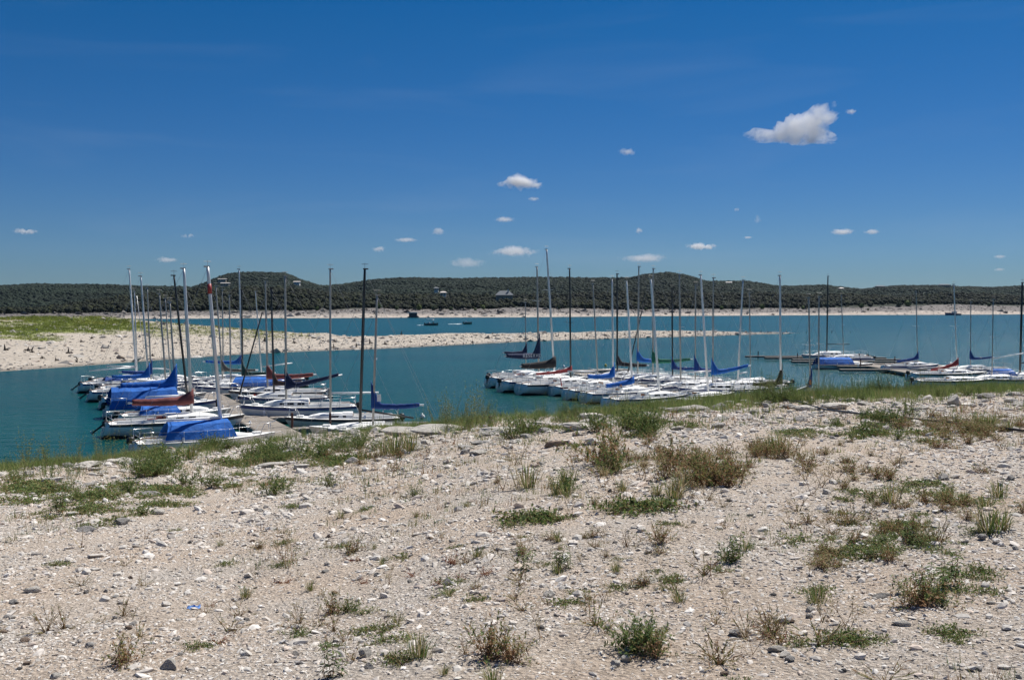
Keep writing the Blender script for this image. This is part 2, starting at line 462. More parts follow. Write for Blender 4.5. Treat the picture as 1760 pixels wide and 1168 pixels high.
# ------------------------------------------------------------------ single rocks
def rock_mat(name, c):
    m, nt, N, L, P = new_mat(name)
    P.inputs['Roughness'].default_value = 0.93; P.inputs['Specular IOR Level'].default_value = 0.15
    tc = N.new('ShaderNodeTexCoord'); oi = N.new('ShaderNodeObjectInfo')
    ad = N.new('ShaderNodeVectorMath'); ad.operation = 'ADD'
    sc = N.new('ShaderNodeVectorMath'); sc.operation = 'SCALE'; sc.inputs['Scale'].default_value = 40
    L.new(oi.outputs['Random'], sc.inputs[0]); L.new(tc.outputs['Object'], ad.inputs[0]); L.new(sc.outputs[0], ad.inputs[1])
    n1 = N.new('ShaderNodeTexNoise'); n1.inputs['Scale'].default_value = 1.8; n1.inputs['Detail'].default_value = 8; n1.inputs['Roughness'].default_value = 0.7
    L.new(ad.outputs[0], n1.inputs['Vector'])
    r = N.new('ShaderNodeValToRGB'); e = r.color_ramp.elements
    e[0].position = 0.32; e[0].color = [x * 0.5 for x in c] + [1]
    e[1].position = 0.72; e[1].color = [min(1, x * 1.18) for x in c] + [1]
    k = e.new(0.46); k.color = [x * 0.9 for x in c] + [1]
    L.new(n1.outputs['Fac'], r.inputs['Fac'])
    mr = N.new('ShaderNodeMapRange'); mr.inputs[3].default_value = 0.8; mr.inputs[4].default_value = 1.12
    L.new(oi.outputs['Random'], mr.inputs[0])
    vm = N.new('ShaderNodeVectorMath'); vm.operation = 'SCALE'; L.new(r.outputs[0], vm.inputs[0]); L.new(mr.outputs[0], vm.inputs['Scale'])
    L.new(vm.outputs[0], P.inputs['Base Color'])
    n2 = N.new('ShaderNodeTexNoise'); n2.inputs['Scale'].default_value = 5; n2.inputs['Detail'].default_value = 8; n2.inputs['Roughness'].default_value = 0.75
    L.new(ad.outputs[0], n2.inputs['Vector'])
    b = N.new('ShaderNodeBump'); b.inputs['Strength'].default_value = 0.7; b.inputs['Distance'].default_value = 0.12
    L.new(n2.outputs['Fac'], b.inputs['Height']); L.new(b.outputs['Normal'], P.inputs['Normal'])
    return m
M['rock_pale'] = rock_mat('pale_limestone', (0.68, 0.64, 0.57))
M['rock_grey'] = rock_mat('grey_limestone', (0.46, 0.44, 0.41))
M['rock_brown'] = rock_mat('brown_limestone', (0.34, 0.26, 0.20))
M['rock_dark'] = rock_mat('dark_grey_limestone', (0.22, 0.21, 0.20))
ROCKV = [rock_shape(300 + s, 3, 9, 0.10) for s in range(10)]
ROCKM = {}
def rock_mesh(k, mat):
    if (k, mat) not in ROCKM:
        ROCKM[(k, mat)] = np_mesh('rock', ROCKV[k][0], ROCKV[k][1], M[mat])
    return ROCKM[(k, mat)]
rr = random.Random(5)
def add_rock(px, py, w, h, mat, label=None, group=None, deep=None, rz=None, name='rock'):
    p = ground_hit(px, py + h * 0.3)
    if p is None: return None
    m_ = p.y / FPX
    sx = w * m_ / 2 * 1.15; sz = h * m_ / 2 * 1.35
    sy = (deep if deep else rr.uniform(0.7, 1.1)) * sx
    o = link(name, rock_mesh(rr.randrange(10), mat), loc=(p.x, p.y + sy * 0.3, p.z + sz * 0.35),
             rot=(rr.uniform(-.12, .12), rr.uniform(-.12, .12), rz if rz is not None else rr.uniform(-0.4, 0.4)), scale=(sx, sy, sz))
    tag(o, label, 'rock', group)
    return o
NAMED = [
 (962, 762, 62, 17, 'rock_brown', 'long rounded brown stone lying like a log behind the dry bush', 0.45),
 (1020, 760, 40, 16, 'rock_pale', 'pale boulder at the right end of the log shaped stone', 0.8),
 (292, 777, 30, 18, 'rock_brown', 'rounded brown boulder on the bank below the nearest sailboat', 0.9),
 (1641, 690, 28, 30, 'rock_pale', 'pointed white boulder standing at the far right of the bank', 0.7),
 (1238, 682, 26, 20, 'rock_grey', 'blocky grey boulder beside the brown weeds on the bank crest', 0.8),
 (1331, 668, 18, 22, 'rock_pale', 'tall white stone half hidden in the crest weeds', 0.8),
 (1622, 820, 22, 18, 'rock_grey', 'grey angular stone beside low green plants at the right', 0.9),
 (1737, 822, 18, 12, 'rock_grey', 'grey stone near the right edge above the path', 0.9),
 (800, 776, 26, 16, 'rock_grey', 'grey split stone on the bank left of the middle', 0.8),
 (768, 1000, 24, 17, 'rock_grey', 'dark faced grey stone alone on the dusty ground', 0.9),
 (945, 1020, 26, 15, 'rock_pale', 'pale cracked stone in the stone litter, lower middle', 0.9),
 (1265, 1085, 34, 20, 'rock_grey', 'wedge shaped grey stone with a dark hollow', 0.8),
 (1392, 1048, 22, 13, 'rock_pale', 'rounded pale stone below the small grass tuft', 0.9),
 (1516, 1024, 42, 12, 'rock_grey', 'long thin grey slab stone', 0.4),
 (1400, 1110, 20, 12, 'rock_pale', 'small white stone against the brown dry stalks', 0.9),
 (55, 1012, 40, 15, 'rock_pale', 'flat cream slab at the left edge of the ground', 0.7),
 (24, 1037, 24, 9, 'rock_grey', 'small dark tipped stone by the left edge', 0.9),
 (290, 1145, 40, 24, 'rock_pale', 'buff boulder near the bottom left corner', 0.8),
 (628, 1125, 36, 20, 'rock_pale', 'white blocky stone by the bottom green clump', 0.8),
 (633, 1142, 26, 15, 'rock_grey', 'grey stone in front of the white blocky one', 0.9),
 (1350, 1130, 30, 16, 'rock_pale', 'buff stone in the row at the lower right', 0.8),
 (1358, 1136, 22, 12, 'rock_grey', 'grey stone leaning on the buff one at the lower right', 0.9),
 (1335, 1118, 42, 14, 'rock_pale', 'long buff stone heading the row at the lower right', 0.5),
 (1451, 1151, 12, 9, 'rock_dark', 'small round dark pebble on the path', 1.0),
 (1078, 1132, 26, 15, 'rock_pale', 'white stone under the big green bush', 0.9),
 (1550, 1070, 40, 14, 'rock_pale', 'pale wedge of stone beside the leafy plant at the right', 0.6),
 (1690, 922, 20, 14, 'rock_grey', 'round grey stone under the grass clump at the right', 0.9),
 (1590, 826, 26, 10, 'rock_pale', 'white flat stone left of the grey angular one', 0.6),
 (1205, 665, 18, 12, 'rock_pale', 'pale stone at the lake edge by the rightmost cruiser', 0.9),
 (520, 802, 34, 14, 'rock_pale', 'white flat boulder in the middle left weeds', 0.8),
 (88, 825, 70, 16, 'rock_pale', 'broad flat white slab in the left weeds', 0.6),
 (220, 795, 60, 16, 'rock_pale', 'broad pale slab at the water end of the left bank', 0.6),
 (150, 800, 46, 14, 'rock_pale', 'white weathered ledge block at the left water edge', 0.7),
 (70, 858, 30, 9, 'rock_pale', 'small white slab on the green mat at the left', 0.7),
 (270, 880, 36, 12, 'rock_pale', 'pale slab below the green weeds at the left', 0.7),
 (205, 898, 40, 14, 'rock_grey', 'grey sunken slab on the left slope', 0.8),
 (150, 912, 44, 12, 'rock_grey', 'low grey slab beside the forked dry stick', 0.8),
 (470, 800, 60, 10, 'rock_pale', 'thin white ledge among the sage green weeds', 0.6),
 (700, 742, 90, 18, 'rock_pale', 'smooth white ledge below the tall wispy weeds', 0.6),
 (760, 738, 110, 18, 'rock_pale', 'wide white rock ledge on the bank crest, middle', 0.6),
 (860, 742, 80, 16, 'rock_pale', 'flat white ledge right of the short wooden stump', 0.6),
 (1000, 735, 90, 16, 'rock_pale', 'pale ledge behind the leafy green clump', 0.6),
 (1020, 715, 60, 16, 'rock_pale', 'pale block of the crest near the docked boats', 0.7),
 (1105, 715, 60, 16, 'rock_pale', 'white weathered block in the crest grass', 0.7),
 (1185, 703, 90, 18, 'rock_pale', 'long white ledge below the right hand boats', 0.5),
 (1240, 700, 50, 16, 'rock_grey', 'grey layered ledge below the blocky boulder', 0.6),
 (1380, 702, 50, 16, 'rock_pale', 'pale broken slab at the start of the black cable', 0.7),
 (1440, 700, 56, 16, 'rock_pale', 'pale broken slab above the middle of the black cable', 0.7),
 (1540, 697, 26, 15, 'rock_pale', 'two toned stone on the right crest', 0.8),
 (1120, 1000, 80, 8, 'rock_pale', 'cream flush patch of bare rock right of the leafy plants', 0.5),
]
for (px, py, w, h, mt, lb, dp) in NAMED: add_rock(px, py, w * (.8 if py > 850 else .9), h * .8, mt, lb, None, dp)
def stretch(px, names): return names[0 if px < 450 else 1 if px < 880 else 2 if px < 1280 else 3]
crow = lambda px: float(np.interp(px, GX, GROW))
n_r = 0
while n_r < 180:       # broken blocks along the crest
    px = rr.uniform(-40, 1800); py = crow(px) + 2 + abs(rr.gauss(0, 1)) * 28
    w = rr.uniform(8, 32)
    if add_rock(px, py, w, w * rr.uniform(0.22, 0.42), rr.choice(['rock_pale', 'rock_pale', 'rock_grey']),
                'broken limestone block on the bank crest ' + stretch(px, ('below the left hand boats', 'between the two rafts of boats', 'below the central raft', 'in front of the right hand docks')), 'limestone blocks along the bank crest'): n_r += 1
n_r = 0
while n_r < 130:       # stones over the slope
    px = rr.uniform(-30, 1790); py = rr.uniform(crow(px) + 50, 1165)
    w = rr.uniform(7, 13) * (0.7 + 0.6 * (py - 700) / 460)
    if add_rock(px, py, w, w * rr.uniform(0.35, 0.65), rr.choice(['rock_pale', 'rock_grey', 'rock_grey', 'rock_brown', 'rock_dark', 'rock_pale']),
                'loose fist sized stone on the ' + ('near' if py > 980 else 'upper') + ' slope, ' + stretch(px, ('left quarter', 'left of the middle', 'right of the middle', 'right quarter')), 'loose stones on the foreground slope'): n_r += 1

# ================================================================== WATER
def build_water():
    m, nt, N, L, P = new_mat('lake_water')
    P.inputs['Base Color'].default_value = (0.010, 0.078, 0.100, 1)
    P.inputs['Roughness'].default_value = 0.22
    P.inputs['IOR'].default_value = 1.33
    P.inputs['Specular IOR Level'].default_value = 0.23
    tc = N.new('ShaderNodeTexCoord')
    mp = N.new('ShaderNodeMapping'); mp.inputs['Scale'].default_value = (0.55, 1.0, 1.0); mp.inputs['Rotation'].default_value = (0, 0, R(14))
    L.new(tc.outputs['Object'], mp.inputs['Vector'])
    n1 = N.new('ShaderNodeTexNoise'); n1.inputs['Scale'].default_value = 0.9; n1.inputs['Detail'].default_value = 6; n1.inputs['Roughness'].default_value = 0.62
    L.new(mp.outputs[0], n1.inputs['Vector'])
    b = N.new('ShaderNodeBump'); b.inputs['Strength'].default_value = 0.8; b.inputs['Distance'].default_value = 0.6
    L.new(n1.outputs['Fac'], b.inputs['Height']); L.new(b.outputs['Normal'], P.inputs['Normal'])
    n2 = N.new('ShaderNodeTexNoise'); n2.inputs['Scale'].default_value = 0.018; n2.inputs['Detail'].default_value = 5
    mp2 = N.new('ShaderNodeMapping'); mp2.inputs['Scale'].default_value = (0.35, 1.6, 1.0); L.new(tc.outputs['Object'], mp2.inputs['Vector'])
    L.new(mp2.outputs[0], n2.inputs['Vector'])
    r = N.new('ShaderNodeValToRGB'); e = r.color_ramp.elements
    e[0].position = 0.35; e[0].color = (0.0012, 0.046, 0.046, 1); e[1].position = 0.65; e[1].color = (0.0026, 0.068, 0.063, 1)
    L.new(n2.outputs['Fac'], r.inputs['Fac']); L.new(r.outputs[0], P.inputs['Base Color'])
    V = [(-3500, 20, 0), (3500, 20, 0), (3500, 1500, 0), (-3500, 1500, 0)]
    tag(link('water', np_mesh('water', V, [[0, 1, 2, 3]], m)), kind='structure')
build_water()

# ================================================================== THE GRAVEL SPIT
SX = [-700, 0, 120, 240, 350, 430, 540, 640, 700, 800, 900, 1000, 1100, 1200, 1300, 1400, 1440]
S_NEAR = [690, 638, 630, 621, 613, 608, 603, 600, 597, 592, 587, 583.5, 580.5, 578, 574.5, 572.5, 571.5]
S_TOPX = [-700, 0, 100, 200, 260, 350, 450, 520, 560, 600, 650, 700, 780, 840, 900, 1000, 1100, 1200, 1300, 1400, 1440]
S_TOP = [540, 545, 544, 546, 552, 560, 568, 572, 572, 578, 578, 575, 572, 573, 572, 570, 568, 568.5, 571, 571.6, 572]
S_CR = [150, 190, 195, 198, 200, 203, 206, 204, 208, 218, 232, 245, 256, 266, 278, 287, 289]
def spit_z(X, Y):
    px = COL0 + FPX * X / Y
    near = (0 - EYE) / slope_v(np.interp(px, SX, S_NEAR))
    cr = np.interp(px, SX, S_CR); cr = np.maximum(cr, near + 3)
    zc = EYE + cr * slope_v(np.interp(px, S_TOPX, S_TOP))
    t = (Y - near) / (cr - near)
    up = zc * np.clip(t, -0.3, 1) ** 1 * (0.85 + 0.15 * np.clip(t, 0, 1))
    dn = zc - (zc + 1.0) * np.clip((Y - cr) / (14 + 6 * np.maximum(zc, 0)), 0, 1)
    z = np.where(t < 0, t * 2.0, np.where(t < 1, up, dn))
    end = np.clip((px - 1330) / 110, 0, 1)
    z = z - end * 0.5
    z = z + np.clip(zc, 0.1, 1.4) * 0.16 * fbm(X / 5, Y / 5, 31, 4) * np.clip(t * 4, 0, 1)
    return np.maximum(z, -1.2), t
def build_spit():
    pxs = np.arange(-700, 1470, 3.0)
    tt = np.concatenate([np.linspace(-0.25, 1, 70), np.linspace(1.03, 2.2, 26)])
    PX, T = np.meshgrid(pxs, tt)
    near = (0 - EYE) / slope_v(np.interp(PX, SX, S_NEAR)); cr = np.maximum(np.interp(PX, SX, S_CR), near + 3)
    Yg = np.where(T < 1, near + T * (cr - near), cr + (T - 1) * 50)
    X = (PX - COL0) / FPX * Yg
    Z, t = spit_z(X, Yg)
    # where grass grows: the top of the spit at the left
    g = (np.clip((300 - PX) / 130, 0, 1.3) + .28 * np.clip((560 - PX) / 120, 0, 1)) * np.clip((t - 0.50 + 0.20 * fbm(X / 9, Yg / 5, 41, 3)) * 5, 0, 1) * np.clip(0.8 + 1.4 * fbm(X / 5, Yg / 3, 44, 3), 0, 1.3)
    g = np.clip(g, 0, 1)
    n = fbm(X / 3, Yg / 2, 47, 4)[..., None]
    base = np.array([0.40, 0.355, 0.295]) * (1 + 0.14 * n)
    grs = np.array([0.17, 0.20, 0.045]) * (1 + 0.3 * n)
    wet = np.clip((0.22 - Z) / 0.15, 0, 1)[..., None]
    c = base * (1 - g[..., None]) + grs * g[..., None]
    c = c * (1 - 0.5 * wet)
    me = np_mesh('shore_spit', np.stack([X, Yg, Z], -1).reshape(-1, 3), grid_faces(*PX.shape), M['spit'], smooth=True, col=c.reshape(-1, 3))
    tag(link('shore_spit', me), kind='structure')
M['spit'] = tint_mat('spit_gravel', 0.95, noise_scale=1.6)
build_spit()

def spit_points(n, pxa, pxb, ta, tb, seed):
    g = np.random.default_rng(seed)
    px = g.uniform(pxa, pxb, n); t = g.uniform(ta, tb, n)
    near = (0 - EYE) / slope_v(np.interp(px, SX, S_NEAR)); cr = np.maximum(np.interp(px, SX, S_CR), near + 3)
    Y = near + t * (cr - near); X = (px - COL0) / FPX * Y
    z, _ = spit_z(X, Y)
    return px, t, X, Y, z
def build_spit_stones():
    n = 17000
    px, t, X, Y, z = spit_points(n, -400, 1390, 0.0, 1.12, 3)
    s = 0.10 * (1 - RNG.random(n)) ** (-0.38); s = np.clip(s, 0.08, 0.6) * np.where(t < 0.06, 1.3, 1)
    sc = np.stack([s * RNG.uniform(0.9, 1.6, n), s, s * RNG.uniform(0.35, 0.8, n)], -1)
    V, F, C = merge(PEBBLE_SMALL, RNG.integers(0, 6, n), np.stack([X, Y, z + sc[:, 2] * .2], -1), RNG.uniform(0, 6.28, n), sc, stone_tints(n) * 0.78)
    tag(link('shore_stones', np_mesh('shore_stones', V, F, M['stones'], col=C)), 'pale stones littering the gravel spit across the water', 'stones', kind='stuff')
build_spit_stones()

def blade_clump(seed, nb, h, spread, w, lean=0.5):
    g = random.Random(seed); V = []; F = []
    for _ in range(nb):
        a = g.uniform(0, 6.283); r = g.random() ** 0.5 * spread; x, y = r * math.cos(a), r * math.sin(a)
        hh = h * g.uniform(0.5, 1.1); b = g.uniform(0, 6.283); l = g.uniform(0.1, lean) * hh
        tx, ty = x + math.cos(b) * l, y + math.sin(b) * l
        wx, wy = math.cos(b + 1.57) * w, math.sin(b + 1.57) * w
        i = len(V)
        V += [(x - wx, y - wy, -0.02), (x + wx, y + wy, -0.02), (tx, ty, hh)]
        F.append((i, i + 1, i + 2))
    return np.array(V), np.array(F)
M['grass'] = tint_mat('grass_blades', 0.8, translucent=0.35)
def build_spit_grass():
    px, t, X, Y, z = spit_points(30000, -500, 560, 0.42, 1.15, 8)
    g = (np.clip((300 - px) / 130, 0, 1.2) + .28 * np.clip((560 - px) / 120, 0, 1)) * np.clip((t - 0.50 + 0.20 * fbm(X / 9, Y / 5, 41, 3)) * 5, 0, 1) * np.clip(0.8 + 1.4 * fbm(X / 5, Y / 3, 44, 3), 0, 1.3)
    k = RNG.random(len(px)) < g * 0.75
    X, Y, z, t, px = X[k], Y[k], z[k], t[k], px[k]; n = len(X)
    pr = [blade_clump(s, 9, 0.40, 0.35, 0.035) for s in range(5)]
    s = RNG.uniform(0.5, 1.1, n) * np.clip(0.5 + t * 0.6, 0.5, 1.15)
    u = fbm(X / 7, Y / 5, 55, 3)[:, None]
    tint = np.array([0.20, 0.24, 0.055]) * (1 + 0.25 * RNG.normal(0, 1, (n, 1)).clip(-1, 1)) + np.maximum(u, 0) * np.array([0.13, 0.06, 0.01])
    V, F, C = merge(pr, RNG.integers(0, 5, n), np.stack([X, Y, z], -1), RNG.uniform(0, 6.28, n), np.stack([s * 1.2, s * 1.2, s], -1), tint)
    tag(link('grass', np_mesh('grass', V, F, M['grass'], col=C)), 'green and straw coloured grass covering the top of the spit at the left', 'grass', kind='stuff')
build_spit_grass()

# dark drowned tree stumps on the spit
M['stump'] = simple_mat('dead_wood', (0.055, 0.042, 0.035), 0.9, var=0.4, scale=5)
def stump_mesh(seed):
    g = random.Random(seed); b = MB()
    h = g.uniform(0.6, 1.1)
    b.tube([(0, 0, -0.1), (g.uniform(-.1, .1), 0, h * .5), (g.uniform(-.2, .2), 0.05, h)], [0.22, 0.14, 0.05], 7)
    for _ in range(g.randint(3, 6)):
        a = g.uniform(0, 6.283); l = g.uniform(0.4, 0.9)
        b.tube([(0, 0, 0.2), (math.cos(a) * l * .5, math.sin(a) * l * .5, 0.22), (math.cos(a) * l, math.sin(a) * l, -0.05)], [0.12, 0.08, 0.03], 5)
    return b.mesh('tree_stump', M['stump'], True)
STUMPS = [stump_mesh(s) for s in range(5)]
stump_px = [(7, 602), (47, 603), (55, 606), (139, 588), (157, 582), (117, 607), (72, 616), (131, 622), (95, 620), (262, 612), (455, 587), (576, 588), (573, 598),
            (505, 590), (612, 596), (635, 590), (662, 592), (690, 575), (705, 588), (745, 587), (768, 592), (812, 589), (903, 583), (960, 576), (972, 578), (1009, 577),
            (1045, 583), (1074, 576), (1143, 579), (1150, 570), (1180, 572), (1200, 575), (1283, 572), (1308, 571), (1320, 572), (1352, 571), (1386, 571), (1430, 571), (1462, 571), (1205, 569)]
for i, (px, py) in enumerate(stump_px):
    YY = np.linspace(105, 300, 1500); zz, _ = spit_z((px - COL0) / FPX * YY, YY)
    k = np.where(zz >= EYE + slope(py) * YY)[0]
    Y = YY[k[0]] if len(k) else float(np.interp(px, SX, S_CR))
    X = (px - COL0) / FPX * Y; z = max(float(spit_z(np.array([X]), np.array([Y]))[0][0]), -0.2)
    s = rr.uniform(0.55, 0.95) * (1.0 if px < 700 else 0.9)
    lab = 'dark dead stump on the gravel spit, ' + stretch(px, ('wide left end behind the left hand masts', 'bare stretch between the rafts', 'thin part behind the central masts', 'tapering tip at the right')) if px < 1400 else 'dark stump tip showing above the water past the end of the spit'
    tag(link('tree_stump', STUMPS[i % 5], loc=(X, Y, z), rot=(0, 0, rr.uniform(0, 6)), scale=(s, s, s)), lab, 'stump', 'dead stumps along the spit')

# ================================================================== FAR SHORE AND HILLS
FX = [-900, 0, 200, 300, 450, 560, 700, 900, 1000, 1200, 1400, 1760, 2700]
F_SH = [548, 548, 548, 547.5, 546.5, 546.5, 545.5, 545, 544, 542.5, 541.5, 540, 538.5]
TX = [-900, 0, 60, 200, 340, 450, 560, 640, 700, 800, 900, 1000, 1100, 1300, 1450, 1550, 1650, 1760, 2700]
T_ROW = [540, 539, 539, 537, 534, 535, 532, 530, 531, 531, 528, 530, 532, 530, 529, 526, 524, 526, 526]
AX = [-900, -100, 20, 60, 100, 150, 200, 250, 300, 350, 420, 500, 560, 650, 750, 850, 950, 1050, 1150, 1250, 1350, 1450, 1550, 1650, 1760, 2700]
A_ROW = [541, 538, 534, 527, 519, 511, 504, 499, 495, 490, 488, 491, 498, 501, 502, 505, 502, 500, 499, 500, 503, 500, 505, 500, 503, 500]
BX = [-900, 0, 60, 150, 230, 330, 350, 365, 380, 395, 410, 440, 490, 505, 520, 555, 600, 650, 700, 800, 900, 1000, 1080, 1110, 1150, 1190, 1210, 1290, 1340, 1420, 1460, 1480, 1540, 1600, 1700, 1760, 2000, 2700]
B_ROW = [492, 488, 485, 485.5, 488, 490, 484, 477, 471, 467, 465, 464.5, 465.5, 471, 478, 488, 484, 476, 474, 475.5, 473, 474.5, 474, 467, 464.5, 472, 479, 480.5, 488, 487, 492, 494, 488, 486.5, 491, 487, 482, 490]
def far_params(px):
    S = (0 - EYE) / slope_v(np.interp(px, FX, F_SH))
    return S, S + 60, S + 300
def far_z(px, Y):
    S, T1, A1 = far_params(px)
    zt = EYE + T1 * slope_v(np.interp(px, TX, T_ROW))
    za = EYE + A1 * slope_v(np.interp(px, AX, A_ROW)) - 4.5
    za = np.maximum(za, zt + 0.5)
    t = (Y - S) / 60
    z = np.where(t < 1, zt * np.clip(t, -1, 1), zt + (za - zt) * np.clip((Y - T1) / 240, 0, 1) ** 0.85)
    z = np.where(Y > A1, za - (Y - A1) * 0.045, z)
    X = (px - COL0) / FPX * Y
    z = z + np.clip((Y - S) / 25, 0, 1) * (0.7 * fbm(X / 25, Y / 18, 61, 4) + np.clip((Y - T1) / 60, 0, 1) * 3.0 * fbm(X / 90, Y / 90, 62, 3))
    return np.maximum(z, -2)
def back_z(px, Y):
    D = 1900 + 120 * np.sin(px / 230)
    zr = EYE + D * slope_v(np.interp(px, BX, B_ROW)) - 5
    S, T1, A1 = far_params(px)
    Y0 = A1 + 20
    t = np.clip((Y - Y0) / (D - Y0), 0, 1)
    z = 2 + (zr - 2) * (t ** 0.9)
    z = np.where(Y > D, zr - (Y - D) * 0.05, z)
    X = (px - COL0) / FPX * Y
    z = z + 9 * fbm(X / 220, Y / 160, 71, 3) * np.clip(1 - np.abs(t - 0.5) * 2, 0, 1) + 1.5 * fbm(X / 60, Y / 60, 72, 3)
    return np.maximum(z, 0.5)
M['far_ground'] = tint_mat('far_shore_ground', 0.95, noise_scale=0.25)
def build_far():
    pxs = np.arange(-900, 2700, 4.0)
    d = np.concatenate([np.linspace(-6, 60, 40), np.linspace(66, 420, 50)])
    PX, DD = np.meshgrid(pxs, d)
    S, T1, A1 = far_params(PX); Yg = S + DD; Z = far_z(PX, Yg); X = (PX - COL0) / FPX * Yg
    n = fbm(X / 18, Yg / 6, 81, 4)[..., None]; n2 = fbm(X / 4, Yg / 2, 82, 3)[..., None]
    t = np.clip(DD / 60, 0, 1)[..., None]
    beige = np.array([0.40, 0.35, 0.30]); grey = np.array([0.17, 0.155, 0.145]); scrub = np.array([0.013, 0.019, 0.009])  # ground's own colours: beige lower beach, greyer upper beach, dark green scrub behind
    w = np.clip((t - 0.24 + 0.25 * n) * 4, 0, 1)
    c = beige * (1 - w) + grey * w
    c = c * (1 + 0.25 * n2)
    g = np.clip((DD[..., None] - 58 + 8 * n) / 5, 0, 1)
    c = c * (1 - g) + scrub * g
    me = np_mesh('far_shore', np.stack([X, Yg, Z], -1).reshape(-1, 3), grid_faces(*PX.shape), M['far_ground'], smooth=True, col=c.reshape(-1, 3))
    tag(link('far_shore', me), kind='structure')
    pxs = np.arange(-1500, 3300, 6.0); tt = np.concatenate([np.linspace(0, 1, 60), np.array([1.05, 1.15, 1.4, 2, 4])])
    PX, T = np.meshgrid(pxs, tt)
    S, T1, A1 = far_params(PX); D = 1900 + 120 * np.sin(PX / 230); Yg = A1 + 20 + T * (D - A1 - 20)
    Z = back_z(PX, Yg); X = (PX - COL0) / FPX * Yg
    c = np.broadcast_to(np.array([0.018, 0.028, 0.017]), X.shape + (3,))
    me = np_mesh('hills', np.stack([X, Yg, Z], -1).reshape(-1, 3), grid_faces(*PX.shape), M['far_ground'], smooth=True, col=c.reshape(-1, 3))
    tag(link('hills', me), kind='structure')
build_far()

def crown(seed, nleaf=20):
    g = random.Random(seed); V = []; F = []
    bm = bmesh.new(); bmesh.ops.create_icosphere(bm, subdivisions=1, radius=0.84)
    bm.verts.ensure_lookup_table()
    for v in bm.verts: v.co *= 1 + 0.3 * mnoise.noise(v.co * 2 + Vector((seed * 3.1, 0, 0)))
    V = [v.co[:] for v in bm.verts]; F = [tuple(v.index for v in f.verts) for f in bm.faces]; bm.free()
    lobes = [(Vector((g.uniform(-.5, .5), g.uniform(-.5, .5), g.uniform(-.2, .55))), g.uniform(0.4, 0.65)) for _ in range(5)]
    for _ in range(nleaf):
        c, r = g.choice(lobes)
        d = Vector((g.gauss(0, 1), g.gauss(0, 1), g.gauss(0, 1) + .3)).normalized()
        p = c + d * r * g.uniform(0.8, 1.15)
        a = d.orthogonal().normalized(); b = d.cross(a)
        q = g.uniform(0, 6.28); s = g.uniform(0.10, 0.24); til = d * g.uniform(-.15, .15)
        i = len(V)
        for k in range(3):
            t = q + k * 2.094
            V.append(tuple(p + a * math.cos(t) * s + b * math.sin(t) * s + til * (k - 1)))
        F.append((i, i + 1, i + 2))
    V = np.array(V); V[:, 2] += 0.75
    return V, np.array(F)
CROWNS = [crown(s) for s in range(8)]
M['forest'] = tint_mat('juniper_foliage', 0.9)
